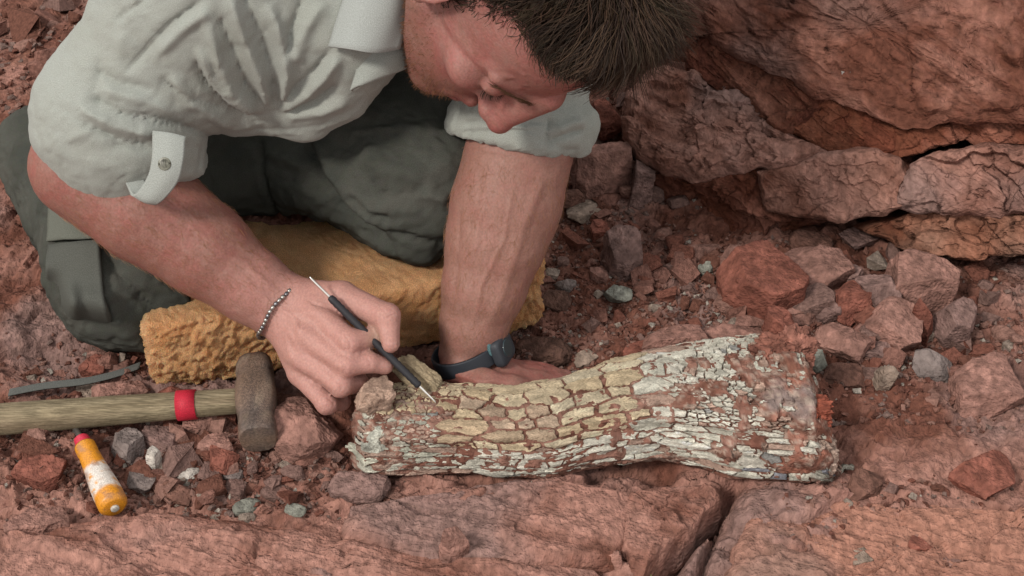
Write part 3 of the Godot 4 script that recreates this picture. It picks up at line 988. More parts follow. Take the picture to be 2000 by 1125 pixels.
	stone(Vector3(-0.3133, -0.0008, 0.2918), Vector3(0.0121, 0.0049, 0.0076), Vector3(-0.05, 0.33, -0.02), 763, Color(0.499, 0.454, 0.409), "whitish pebble in the rubble", "pebble", "", 1)
	stone(Vector3(-0.3166, 0.0013, 0.3202), Vector3(0.0167, 0.0072, 0.0112), Vector3(0.11, -0.33, -0.05), 776, Color(0.184, 0.094, 0.072), "brown flat stone in the rubble near the tool's butt", "stone", "", 0)
	stone(Vector3(-0.2498, 0.0015, 0.3369), Vector3(0.0159, 0.0062, 0.0096), Vector3(0.05, 0.38, -0.01), 789, Color(0.274, 0.274, 0.234), "left one of two green grey pebbles in the foreground", "pebble", "", 1)
	stone(Vector3(-0.2028, 0.0027, 0.3426), Vector3(0.0129, 0.0057, 0.0088), Vector3(-0.08, -0.38, 0.01), 802, Color(0.274, 0.274, 0.234), "right one of two green grey pebbles in the foreground", "pebble", "", 1)
	stone(Vector3(-0.2699, -0.0014, 0.2939), Vector3(0.0133, 0.0069, 0.0106), Vector3(-0.09, 0.31, 0.10), 815, Color(0.229, 0.184, 0.171), "grey crumbly stone with white specks", "stone", "", 0)
	stone(Vector3(-0.1466, 0.0021, 0.3143), Vector3(0.0360, 0.0136, 0.0210), Vector3(-0.09, -0.22, 0.09), 828, Color(0.247, 0.153, 0.135), "smooth mauve lump in front of the fossil's left end", "stone", "", 1)
	stone(Vector3(-0.4012, 0.0075, 0.1823), Vector3(0.0296, 0.0099, 0.0153), Vector3(0.04, 0.31, -0.05), 841, Color(0.310, 0.166, 0.135), "pink stone between grey strap and hammer handle", "stone", "", 0)
	stone(Vector3(-0.3517, 0.0048, 0.1849), Vector3(0.0141, 0.0085, 0.0113), Vector3(-0.11, -0.21, 0.09), 854, Color(0.247, 0.094, 0.069), "red stone under the left end of the pad", "stone", "", 0)
	stone(Vector3(-0.4343, -0.0091, 0.1680), Vector3(0.0196, 0.0079, 0.0122), Vector3(-0.07, -0.15, -0.02), 867, Color(0.328, 0.247, 0.198), "pale stone left of the pink one by the strap", "stone", "", 0)
	stone(Vector3(-0.4370, 0.0081, 0.1432), Vector3(0.0164, 0.0109, 0.0131), Vector3(-0.02, -0.09, 0.13), 880, Color(0.247, 0.094, 0.069), "red stone against the trouser leg", "stone", "", 0)
	stone(Vector3(-0.4346, 0.0059, 0.1201), Vector3(0.0146, 0.0070, 0.0108), Vector3(-0.10, -0.50, 0.13), 893, Color(0.310, 0.166, 0.135), "pink stone tucked under the trouser leg", "stone", "", 0)
	stone(Vector3(-0.0542, 0.0170, 0.4063), Vector3(0.0131, 0.0288, 0.0117), Vector3(0.11, 0.49, -0.02), 906, Color(0.310, 0.166, 0.135), "pale oval flake at the bottom edge of the bedrock", "stone", "", 0)
	stone(Vector3(0.3341, 0.0131, 0.3215), Vector3(0.0208, 0.0096, 0.0148), Vector3(0.14, 0.43, -0.08), 919, Color(0.184, 0.094, 0.072), "brown lump right of the fossil's lower corner", "stone", "", 0)
	stone(Vector3(0.3147, 0.0050, 0.4030), Vector3(0.0142, 0.0073, 0.0113), Vector3(0.07, 0.34, 0.05), 932, Color(0.328, 0.247, 0.198), "pale chip at the lower right of the bedrock", "stone", "", 0)
	stone(Vector3(0.3737, 0.0033, 0.3893), Vector3(0.0126, 0.0096, 0.0113), Vector3(0.01, -0.21, -0.05), 945, Color(0.247, 0.094, 0.069), "red stone at the lower right edge", "stone", "", 0)
	stone(Vector3(-0.4528, -0.0005, 0.2948), Vector3(0.0243, 0.0175, 0.0195), Vector3(-0.08, -0.43, 0.03), 958, Color(0.247, 0.094, 0.069), "red stone at the far left of the foreground", "stone", "", 0)
	stone(Vector3(-0.4407, 0.0039, 0.3648), Vector3(0.0320, 0.0132, 0.0203), Vector3(-0.06, 0.31, -0.14), 971, Color(0.310, 0.166, 0.135), "pink stone in the lower left corner", "stone", "", 0)
	stone(Vector3(0.4875, 0.0061, 0.1767), Vector3(0.0390, 0.0222, 0.0312), Vector3(0.12, 0.19, 0.13), 984, Color(0.310, 0.166, 0.135), "pink stone at the far right beyond the grey stone", "stone", "", 0)
	stone(Vector3(0.4547, 0.0113, 0.3063), Vector3(0.0300, 0.0146, 0.0225), Vector3(0.12, 0.40, 0.02), 997, Color(0.247, 0.094, 0.069), "red stone at the far right of the foreground", "stone", "", 0)
	# splinters one can count, strewn over the rubble
	var r := RandomNumberGenerator.new()
	r.seed = 5
	var pool := []
	var tones := [Color(0.264, 0.132, 0.102), Color(0.212, 0.090, 0.066), Color(0.296, 0.164, 0.132), Color(0.228, 0.140, 0.120), Color(0.164, 0.072, 0.053), Color(0.320, 0.252, 0.208)]
	for t in tones.size():
		for i in 5:
			var c := stone_shape(300 + i * 7 + t, 2, 6, 0.05) if i < 3 else chip_shape(520 + i * 11 + t)
			var vs: PackedVector3Array = c[0]
			pool.append(build(vs, c[1], painted(vs, tones[t]), true))
	var zones := [
		[Vector3(-0.3317, 0.0000, 0.2674), Vector3(0.12, 0, 0.045), 85, "small angular chip in the rubble between hammer and orange tool", "chips between the hammer and the orange handled tool", 0.0085],
		[Vector3(0.3641, 0.0000, 0.0347), Vector3(0.13, 0, 0.075), 75, "angular rubble stone piled below the ledge", "rubble stones piled below the ledge", 0.015],
		[Vector3(-0.3354, -0.0000, 0.2744), Vector3(0.10, 0, 0.05), 30, "angular rubble stone between hammer handle and foreground", "rubble stones in front of the hammer", 0.015],
		[Vector3(0.1209, 0.0000, -0.0909), Vector3(0.09, 0, 0.09), 30, "angular rubble stone on the dirt right of the bare left arm", "rubble stones right of the left arm", 0.014],
		[Vector3(-0.7005, 0.0000, -0.5841), Vector3(0.10, 0, 0.16), 26, "angular rubble stone lying left of the sleeve", "rubble stones left of the sleeve", 0.022],
		[Vector3(0.1449, 0.0000, -0.0024), Vector3(0.12, 0, 0.10), 55, "small chip on the dirt right of the yellow pad", "chips on the dirt right of the pad", 0.008],
		[Vector3(0.3632, 0.0000, 0.0703), Vector3(0.15, 0, 0.09), 70, "angular chip in the rubble below the ledge", "chips in the rubble below the ledge", 0.012],
		[Vector3(0.1214, 0.0300, -0.2340), Vector3(0.05, 0, 0.08), 22, "small chip in the rubble between hair and sleeve cuff", "chips behind the rolled cuff", 0.009],
		[Vector3(0.3588, 0.0000, 0.3739), Vector3(0.07, 0, 0.05), 20, "small chip on the bedrock at the lower right corner", "chips at the lower right", 0.006],
		[Vector3(-0.4297, 0.0000, 0.1461), Vector3(0.06, 0, 0.04), 20, "small chip beside the trouser leg and grey strap", "chips beside the trouser leg", 0.009],
		[Vector3(-0.2151, 0.0000, 0.3156), Vector3(0.08, 0, 0.03), 20, "small chip on the dirt before the fossil's left end", "chips before the left end of the fossil", 0.007],
	]
	for zn in zones:
		for i in zn[2]:
			var p: Vector3 = zn[0] + Vector3(clampf(r.randfn(), -1.7, 1.7) * zn[1].x, 0, clampf(r.randfn(), -1.7, 1.7) * zn[1].z) * 0.75
			var size: float = zn[5] * r.randf_range(0.45, 1.3) * (1.5 if r.randf() < 0.1 else 1.0)
			p.y = ground_h(p.x, p.z) + size * 0.25
			var which := r.randi() % (pool.size() - (5 if zn[5] > 0.0135 else 0))
			var o := part("rubble_stone" if zn[5] > 0.0135 else "stone_chip", pool[which], M.chip)
			o.transform = Transform3D(Basis.from_euler(Vector3(r.randf_range(-0.5, 0.5), r.randf() * TAU, r.randf_range(-0.5, 0.5))) * Basis.from_scale(Vector3(1.0, r.randf_range(0.4, 0.75), r.randf_range(0.55, 0.95)) * size), p)
			tag(o, "%s %s" % [["pinkish", "brick red", "dusty pink", "mauve", "dark red", "pale tan"][which / 5], zn[3]], "stone" if zn[5] > 0.0135 else "stone chip", zn[4])


func make_gravel() -> void:
	var r := RandomNumberGenerator.new()
	r.seed = 9
	var zones := [
		[Vector3(-0.3203, -0.0000, 0.2744), Vector2(0.13, 0.05), 2200, 0.0030],
		[Vector3(0.1159, 0.0000, -0.0024), Vector2(0.15, 0.12), 3000, 0.0024],
		[Vector3(0.3632, 0.0000, 0.0703), Vector2(0.17, 0.11), 3000, 0.0032],
		[Vector3(0.1278, 0.0300, -0.2340), Vector2(0.06, 0.10), 600, 0.0034],
		[Vector3(0.0000, -0.0000, 0.3420), Vector2(0.42, 0.08), 300, 0.0014],
		[Vector3(0.3669, 0.0000, 0.3802), Vector2(0.08, 0.05), 400, 0.0028],
		[Vector3(-0.4278, 0.0000, 0.1542), Vector2(0.08, 0.05), 400, 0.0032],
		[Vector3(-0.6842, -0.0000, -0.5232), Vector2(0.10, 0.20), 500, 0.0045],
		[Vector3(0.0273, 0.0000, 0.1132), Vector2(0.06, 0.03), 500, 0.0028],
	]
	var tones := [Color(0.248, 0.120, 0.092), Color(0.184, 0.078, 0.058), Color(0.288, 0.160, 0.128), Color(0.216, 0.144, 0.124), Color(0.144, 0.064, 0.048), Color(0.400, 0.352, 0.304)]
	for v in 3:
		var c := chip_shape(810 + v)
		var mesh := build(c[0], c[1], PackedColorArray(), true)
		var spots := []
		for zn in zones:
			for i in zn[2] / 3:
				var p: Vector3 = zn[0] + Vector3(clampf(r.randfn(), -2, 2) * zn[1].x, 0, clampf(r.randfn(), -2, 2) * zn[1].y) * 0.7
				var size: float = zn[3] * r.randf_range(0.4, 1.4)
				p.y = ground_h(p.x, p.z) + size * 0.2
				spots.append([p, size])
		var mm := MultiMesh.new()
		mm.transform_format = MultiMesh.TRANSFORM_3D
		mm.use_colors = true
		mm.mesh = mesh
		mm.instance_count = spots.size()
		for i in spots.size():
			var b := Basis.from_euler(Vector3(r.randf_range(-0.5, 0.5), r.randf() * TAU, r.randf_range(-0.5, 0.5))) * Basis.from_scale(Vector3(1.0, r.randf_range(0.45, 0.8), r.randf_range(0.6, 1.0)) * spots[i][1])
			mm.set_instance_transform(i, Transform3D(b, spots[i][0]))
			var t: Color = tones[r.randi() % 5] if r.randf() > 0.03 else tones[5]
			mm.set_instance_color(i, t)
		var o := MultiMeshInstance3D.new()
		o.name = unique("gravel", self)
		o.multimesh = mm
		o.material_override = M.chip
		add_child(o, true)
		o.set_meta("kind", "stuff")
		tag(o, "fine red gravel and crumbs strewn over the dirt", "gravel", "fine gravel on the ground")


# ---------------------------------------------------------------- the fossil

var bone_x := PackedFloat32Array()
var bone_mid := PackedVector2Array()  # height and depth of the axis
var bone_half := PackedVector2Array()  # half height and half depth


func bone_at(x: float) -> Array:
	var i := 0
	while i < bone_x.size() - 2 and bone_x[i + 1] < x:
		i += 1
	var n := bone_x.size()
	var t := clampf((x - bone_x[i]) / (bone_x[i + 1] - bone_x[i]), 0.0, 1.0)
	var s := t * t * (3.0 - 2.0 * t) * 0.5 + t * 0.5
	return [bone_mid[i].lerp(bone_mid[i + 1], s), bone_half[i].lerp(bone_half[i + 1], s)]


# the surface of the bone; the angle runs from the front over the top to the back
func bone_point(x: float, a: float, lift := 0.0) -> Vector3:
	var b := bone_at(x)
	var c := cos(a)
	var s := sin(a)
	var e := 0.8
	var y: float = signf(s) * pow(absf(s), e) * b[1].x
	var z: float = signf(c) * pow(absf(c), e) * b[1].y
	var out := Vector3(0, s / b[1].x, c / b[1].y).normalized()
	var p := Vector3(x, b[0].x + y, b[0].y + z)
	var q := Vector3(x * 14.0, a * 2.2, 3.0)
	var w := 0.0035 * n_fbm.get_noise_3dv(q) + 0.003 * n_strata.get_noise_3dv(Vector3(x * 9.0, a * 7.0, 1.0)) + 0.0012 * n_fbm.get_noise_3dv(Vector3(x * 60.0, a * 6.0, 5.0))
	# a long furrow between the upper face and the lower lip
	w -= 0.0045 * exp(-pow((a - 0.42 - 0.12 * n_fbm.get_noise_2d(x * 8.0, 2.0)) / 0.13, 2.0))
	return p + out * (lift + w)


func bone_tone(x: float, a: float, r: RandomNumberGenerator) -> Color:
	var u := (x - bone_x[0]) / (bone_x[bone_x.size() - 1] - bone_x[0])
	var cream := Color(0.86, 0.74, 0.54)
	var ochre := Color(0.70, 0.53, 0.33)
	var white := Color(0.87, 0.82, 0.71)
	var green := Color(0.64, 0.635, 0.52)
	var grey := Color(0.46, 0.45, 0.43)
	var pinky := Color(0.58, 0.40, 0.32)
	var c := cream.lerp(ochre, r.randf() * 0.75)
	if u > 0.60 or a < 0.45:
		c = white.lerp(green, r.randf() * 0.5)
		if r.randf() < (0.30 if u > 0.8 else 0.15):
			c = pinky
	if u < 0.2 and a < 1.4:
		c = white.lerp(green, 0.3 + r.randf() * 0.6)
		if r.randf() < 0.35:
			c = pinky
	elif u < 0.42 and a > 0.6:
		c = c.lerp(ochre, 0.4)
		if a < 1.05:
			c = Color(0.56, 0.42, 0.30).lerp(ochre, r.randf() * 0.5)
		if r.randf() < 0.25:
			c = c.lerp(pinky, 0.6)
	if u > 0.80 and a < 0.12 and r.randf() < 0.4:
		c = Color(0.42, 0.43, 0.48)
	if r.randf() < 0.012:
		c = grey
	return lin(c, r.randf_range(0.88, 1.12))


func make_bone() -> void:
	bone_x = PackedFloat32Array([-0.1524, -0.1482, -0.1396, -0.1197, -0.0998, -0.0749, -0.0500, 0.0000, 0.0398, 0.0752, 0.1006, 0.1413, 0.1758, 0.2144, 0.2485, 0.2779, 0.2928, 0.3056, 0.3151, 0.3193])
	bone_mid = PackedVector2Array([Vector2(0.0157, 0.2476), Vector2(0.0233, 0.2555), Vector2(0.0274, 0.2599), Vector2(0.0279, 0.2596), Vector2(0.0279, 0.2575), Vector2(0.0277, 0.2569), Vector2(0.0264, 0.2570), Vector2(0.0276, 0.2619), Vector2(0.0302, 0.2602), Vector2(0.0311, 0.2471), Vector2(0.0327, 0.2397), Vector2(0.0354, 0.2323), Vector2(0.0409, 0.2367), Vector2(0.0467, 0.2449), Vector2(0.0481, 0.2489), Vector2(0.0480, 0.2517), Vector2(0.0352, 0.2619), Vector2(0.0162, 0.2746), Vector2(0.0036, 0.2812), Vector2(-0.0000, 0.2800)])
	bone_half = PackedVector2Array([Vector2(0.0217, 0.0303), Vector2(0.0293, 0.0409), Vector2(0.0334, 0.0467), Vector2(0.0339, 0.0473), Vector2(0.0339, 0.0473), Vector2(0.0337, 0.0470), Vector2(0.0324, 0.0453), Vector2(0.0336, 0.0469), Vector2(0.0362, 0.0505), Vector2(0.0371, 0.0517), Vector2(0.0387, 0.0540), Vector2(0.0414, 0.0578), Vector2(0.0469, 0.0654), Vector2(0.0527, 0.0736), Vector2(0.0541, 0.0755), Vector2(0.0540, 0.0753), Vector2(0.0412, 0.0575), Vector2(0.0222, 0.0310), Vector2(0.0096, 0.0134), Vector2(0.0043, 0.0060)])
	var t := thing("fossil_bone", "long cream fossil bone with a cracked mosaic surface lying on red rock", "fossil")
	# the core that shows in the cracks
	var vs := PackedVector3Array()
	var cols := PackedColorArray()
	var ix := PackedInt32Array()
	var nx := 300
	var na := 150
	var x0 := bone_x[0]
	var x1 := bone_x[bone_x.size() - 1]
	for i in nx + 1:
		var x := lerpf(x0, x1, float(i) / nx)
		var u := float(i) / nx
		for j in na:
			var a := TAU * j / na
			var end := maxf(smoothstep(0.90, 0.97, u), smoothstep(0.05, 0.0, u))
			var p := bone_point(x, a)
			var rough := 0.004 * n_cell_c.get_noise_3dv(p * 0.9) * smoothstep(0.55, 0.75, u) + 0.003 * n_fbm.get_noise_3dv(p * 60.0)
			p += Vector3(n_fbm.get_noise_3dv(p * 30.0) * 0.008 * end, rough, rough + n_fbm.get_noise_3dv(p * 30.0 + Vector3.ONE * 9.0) * 0.006 * end)
			vs.append(p)
			var red := Color(0.20, 0.09, 0.065)
			var c := red.lerp(Color(0.31, 0.165, 0.128), clampf(0.4 + n_fbm.get_noise_3dv(p * 24.0) * 1.6, 0, 1))
			# bare grey clay and red stains of the broad end
			var clay := smoothstep(1.0, 0.55, Vector2((u - 0.875) / 0.07, (a - 1.05) / 0.42).length() + 0.4 * n_fbm.get_noise_3dv(p * 30.0))
			c = c.lerp(Color(0.30, 0.225, 0.205), clay)
			c = c.lerp(Color(0.40, 0.17, 0.12), smoothstep(0.1, 0.5, n_fbm.get_noise_3dv(p * 18.0 + Vector3.ONE * 4.0)) * smoothstep(0.7, 0.9, u))
			var pale := smoothstep(0.05, 0.3, n_fbm.get_noise_3dv(Vector3(p.x * 60.0, p.y * 130.0, p.z * 130.0))) * maxf(smoothstep(0.5, 0.65, u), smoothstep(0.22, 0.1, u))
			c = c.lerp(Color(0.50, 0.40, 0.33), pale * 0.6)
			cols.append(c)
	for i in nx:
		for j in na:
			var p := i * na + j
			var q := i * na + (j + 1) % na
			ix.append_array([p, q, p + na, q, q + na, p + na])
	for e in 2:
		var mid := Vector3.ZERO
		var ring := nx * na if e else 0
		for j in na:
			mid += vs[ring + j] / na
		vs.append(mid)
		cols.append(Color(0.3, 0.15, 0.11))
		for j in na:
			var k := (j + 1) % na
			if e:
				ix.append_array([ring + j, ring + k, vs.size() - 1])
			else:
				ix.append_array([ring + k, ring + j, vs.size() - 1])
	part("matrix_core", build(vs, ix, cols), M.rock, t)
	# the two knobs and the slat at the left end
	for k in [[Vector3(-0.1333, 0.0682, 0.2580), Vector3(0.020, 0.018, 0.018), 46, Color(0.64, 0.44, 0.34)], [Vector3(-0.0873, 0.0617, 0.2220), Vector3(0.031, 0.012, 0.013), 42, Color(0.58, 0.46, 0.30)], [Vector3(0.2570, 0.0940, 0.2230), Vector3(0.030, 0.017, 0.024), 51, Color(0.27, 0.115, 0.085)], [Vector3(0.2775, 0.0970, 0.2180), Vector3(0.017, 0.021, 0.020), 52, Color(0.33, 0.15, 0.115)], [Vector3(0.2735, 0.0780, 0.2920), Vector3(0.024, 0.017, 0.019), 53, Color(0.33, 0.10, 0.065)], [Vector3(0.2880, 0.0430, 0.3010), Vector3(0.021, 0.023, 0.021), 54, Color(0.45, 0.33, 0.27)], [Vector3(-0.1265, 0.0350, 0.2860), Vector3(0.020, 0.027, 0.021), 55, Color(0.66, 0.66, 0.57)]]:
		var red: bool = k[2] > 50 and k[2] < 55
		var raw := stone_shape(k[2], 5, 9, 0.30 if red else 0.12, 0.5 if k[2] == 55 else 0.0)
		var kv: PackedVector3Array = raw[0]
		var kc := PackedColorArray()
		for i in kv.size():
			var turn := Basis(Vector3(0, 0, 1), -0.5 if k[2] == 42 else 0.0) * Basis(Vector3(0, 1, 0), -0.5 if k[2] == 42 else 0.0)
			kv[i] = turn * (kv[i] * k[1]) + k[0]
			kv[i] += Vector3.ONE * (0.0035 if red else 0.0015) * n_fbm.get_noise_3dv(kv[i] * 80.0)
			kc.append(k[3] * lin(Color.WHITE, 1.0 + 0.7 * n_fbm.get_noise_3dv(kv[i] * 50.0)))
		part("matrix_lump" if red else "bone_knob", build(kv, raw[1], kc), M.rock if red else M.bone, t)
	# the mosaic of fragments: cells round seeds that lie closer together towards the ends
	var r := RandomNumberGenerator.new()
	r.seed = 17
	var seeds := PackedVector2Array()
	var size := PackedVector2Array()
	var a0 := -0.35
	var a1 := 2.75
	var rad := 0.052
	# plates of the shaft lie in rows along it
	var row := 0.52
	while row < 2.5:
		var x := lerpf(x0, x1, 0.235 + r.randf() * 0.05) + 0.02 * (row - 0.5) * 0.3
		var stop := lerpf(x0, x1, 0.635)
		while x < stop:
			var b: Array = bone_at(x)
			var step := r.randf_range(0.018, 0.046)
			seeds.append(Vector2(x + step * 0.5, (row + r.randf_range(-0.03, 0.03)) * (b[1].x + b[1].y) * 0.5))
			size.append(Vector2(step, 0.0135))
			x += step
		row += 0.30
	for tries in 26000:
		var x := lerpf(x0 + 0.010, x1 - 0.014, r.randf())
		var a := lerpf(a0, a1, r.randf())
		var u := (x - x0) / (x1 - x0)
		var b: Array = bone_at(x)
		var mid := smoothstep(0.14, 0.26, u) * smoothstep(0.66, 0.60, u)
		var sx := lerpf(0.0084, 0.035, mid)
		sx *= r.randf_range(0.62, 1.25)
		var sy := minf(sx * lerpf(0.60, 0.37, mid), 0.0142)
		if u > 0.6:
			sx *= lerpf(1.5, 1.0, smoothstep(0.6, 0.8, u))
		if a < 0.5:
			# long splinters along the lower lip
			sx = r.randf_range(0.010, 0.042)
			sy = r.randf_range(0.0045, 0.0110)
		elif u > 0.17 and u < 0.42 and a < 1.05:
			# the wide brown plate left of the middle
			sx = r.randf_range(0.03, 0.05)
			sy = r.randf_range(0.012, 0.020)
		var q := Vector2(x, a * (b[1].x + b[1].y) * 0.5)
		var free := true
		for i in seeds.size():
			var m := (size[i] + Vector2(sx, sy)) * 0.5
			var dd := (seeds[i] - q) / m
			if absf(dd.x) < 1.0 and dd.length_squared() < 0.70:
				free = false
				break
		if free:
			seeds.append(q)
			size.append(Vector2(sx, sy))
	var made := []
	for i in seeds.size():
		var s := size[i]
		var poly := PackedVector2Array()
		for k in 12:
			poly.append(seeds[i] + Vector2(cos(TAU * k / 12.0), sin(TAU * k / 12.0)) * s * 1.0)
		for j in seeds.size():
			if j == i:
				continue
			var m := (size[i] + size[j]) * 0.5
			var dd := (seeds[j] - seeds[i])
			if absf(dd.x) > m.x * 2.4 or absf(dd.y) > m.y * 2.4:
				continue
			var nn := dd / (m * m)
			var w := s.x / (s.x + size[j].x)
			var lim := nn.dot(seeds[i] + dd * w)
			var cut := PackedVector2Array()
			for k in poly.size():
				var pa := poly[k]
				var pb := poly[(k + 1) % poly.size()]
				var da := nn.dot(pa) - lim
				var db := nn.dot(pb) - lim
				if da <= 0.0:
					cut.append(pa)
				if (da < 0.0) != (db < 0.0) and absf(da - db) > 1e-12:
					cut.append(pa.lerp(pb, da / (da - db)))
			poly = cut
			if poly.size() < 3:
				break
		if poly.size() < 3:
			continue
		var mid := Vector2.ZERO
		for p in poly:
			mid += p / poly.size()
		var u := (mid.x - x0) / (x1 - x0)
		var hb: Array = bone_at(mid.x)
		var a: float = mid.y / ((hb[1].x + hb[1].y) * 0.5)
		# bare places of the broad end
		var keep := 1.0
		if u > 0.72:
			keep = 0.94
		if u > 0.78 and a > 1.25:
			keep = 0.60
		if Vector2((u - 0.875) / 0.075, (a - 1.05) / 0.42).length() < 1.0:
			keep = 0.28
		if u > 0.93 and a > 0.35:
			keep = 0.55
		if r.randf() > keep:
			continue
		var gap := lerpf(0.0003, 0.0010, clampf(s.x / 0.03, 0, 1)) * r.randf_range(0.4, 1.9)
		var small := PackedVector2Array()
		for p in poly:
			var l := (p - mid).length()
			small.append(mid + (p - mid) * maxf(0.3, (l - gap * 1.2) / maxf(l, 1e-6)))
		# corners cut and edges broken a little
		var edge := PackedVector2Array()
		for k in small.size():
			var pa := small[k]
			var pb := small[(k + 1) % small.size()]
			if pa.distance_to(pb) < 0.0008:
				edge.append(pa)
				continue
			edge.append(pa.lerp(pb, 0.07))
			var parts := int(pa.distance_to(pb) / 0.0026)
			for h in range(1, parts + 1):
				var e := pa.lerp(pb, (h + r.randf_range(-0.3, 0.3)) / (parts + 1.0))
				edge.append(e + (mid - e).normalized() * r.randf_range(-0.0004, 0.0016))
			edge.append(pa.lerp(pb, 0.93))
		var area := 0.0
		for k in edge.size():
			area += absf((edge[k] - mid).cross(edge[(k + 1) % edge.size()] - mid)) * 0.5
		made.append([area, mid, edge, bone_tone(mid.x, a, r), r.randf_range(0.0006, 0.0024) * clampf(s.x / 0.02, 0.5, 1.0) * (0.5 if a < 0.5 else 1.0)])
	made.sort_custom(func(p, q): return p[0] > q[0])
	var rest_v := PackedVector3Array()
	var rest_i := PackedInt32Array()
	var rest_c := PackedColorArray()
	for i in made.size():
		var f: Array = made[i]
		var edge: PackedVector2Array = f[2]
		var mid: Vector2 = f[1]
		var n := edge.size()
		var fv := PackedVector3Array()
		var fi := PackedInt32Array()
		var fc := PackedColorArray()
		for ring in 4:
			var share: float = [0.5, 0.95, 1.0, 1.01][ring]
			var lift: float = [f[4] * 1.08, f[4], f[4] * 0.7, -0.004][ring]
			for k in n:
				var q := mid + (edge[k] - mid) * share
				var hb: Array = bone_at(q.x)
				var p := bone_point(q.x, q.y / ((hb[1].x + hb[1].y) * 0.5), lift)
				p += Vector3.ONE * (0.0006 * n_fbm.get_noise_3dv(p * 150.0) + 0.0010 * n_strata.get_noise_3dv(Vector3(p.x * 30.0, p.y * 160.0, p.z * 160.0)))
				fv.append(p)
				fc.append(f[3] * lin(Color.WHITE, 1.0 + 0.6 * n_fbm.get_noise_3dv(p * Vector3(50, 140, 140))))
		var hb: Array = bone_at(mid.x)
		fv.append(bone_point(mid.x, mid.y / ((hb[1].x + hb[1].y) * 0.5), f[4] * 1.15))
		fc.append(f[3])
		for ring in 3:
			for k in n:
				var p: int = ring * n + k
				var q: int = ring * n + (k + 1) % n
				fi.append_array([p, p + n, q, q, p + n, q + n])
		for k in n:
			fi.append_array([n * 4, k, (k + 1) % n])
		if (fv[fi[2]] - fv[fi[0]]).cross(fv[fi[1]] - fv[fi[0]]).dot(fv[n * 4] - Vector3(mid.x, hb[0].x, hb[0].y)) < 0.0:
			for k in range(0, fi.size(), 3):
				var w := fi[k + 1]
				fi[k + 1] = fi[k + 2]
				fi[k + 2] = w
		if i < 298:
			part("bone_fragment", build(fv, fi, fc), M.bone, t)
		else:
			join(rest_v, rest_i, [fv, fi])
			rest_c.append_array(fc)
	if rest_v.size():
		part("bone_crumbs", build(rest_v, rest_i, rest_c), M.bone, t).set_meta("kind", "stuff")


# ---------------------------------------------------------------- the pad and the tools

func make_pad() -> void:
	var a := Vector3(-0.3693, 0.0000, 0.1795)
	var b := Vector3(0.0402, 0.0000, 0.0703)
	var e := (b - a).normalized()
	var back := e.cross(Vector3.UP).normalized()
	if back.z > 0.0:
		back = -back
	var long := a.distance_to(b)
	var axes := Basis(e, Vector3.UP, -back)
	var mid := a + e * long * 0.5 + back * 0.085 + Vector3(0, 0.044, 0)
	var f := Field.new(Vector3(-0.46, -0.03, -0.16), Vector3(0.09, 0.13, 0.22), 0.0034)
	f.lump(mid, axes, Vector3(long * 0.5, 0.044, 0.085), 0.001, false, 14.0)
	# pressed in below the knees, torn at both ends
	f.limb(Vector3(-0.10, 0.155, 0.02), Vector3(-0.25, 0.150, -0.03), 0.082, 0.075, 0.012, true)
	f.limb(Vector3(0.0457, 0.0500, 0.1055), Vector3(0.0567, 0.0300, 0.0177), 0.014, 0.02, 0.01, true)
	f.limb(Vector3(-0.3573, 0.1000, 0.1991), Vector3(-0.3514, 0.1000, 0.1912), 0.018, 0.02, 0.012, true)
	var n := f.net()
	var vs: PackedVector3Array = n[0]
	var ns := normals(vs, n[1])
	var cols := PackedColorArray()
	for i in vs.size():
		var p := vs[i]
		var u := (p - a).dot(e) / long
		var torn := maxf(smoothstep(0.42, 0.24, u), smoothstep(0.80, 0.9, u))
		var front := clampf(ns[i].dot(-back), 0, 1)
		vs[i] = p + ns[i] * ((0.0038 * n_fbm.get_noise_3dv(p * 38.0) + 0.002 * n_fbm.get_noise_3dv(p * 130.0) + 0.0035 * n_fine.get_noise_3dv(p * 2.5)) * torn * (0.4 + front) + 0.0026 * n_fine.get_noise_3dv(p * 1.6) + 0.003 * n_fbm.get_noise_3dv(p * 14.0))
		var tone := Color(0.90, 0.50, 0.25).lerp(Color(0.80, 0.40, 0.18), clampf(0.5 + 1.5 * n_fbm.get_noise_3dv(p * 30.0), 0, 1))
		tone = tone.lerp(Color(0.80, 0.48, 0.26), clampf(ns[i].y, 0.0, 1.0) * 0.35 + 0.5 * smoothstep(0.03, 0.0, u))
		cols.append(tone)
	tag(part("foam_pad", build(vs, n[1], cols), M.foam), "thick yellow foam kneeling pad with torn rough ends under the knee", "foam pad")


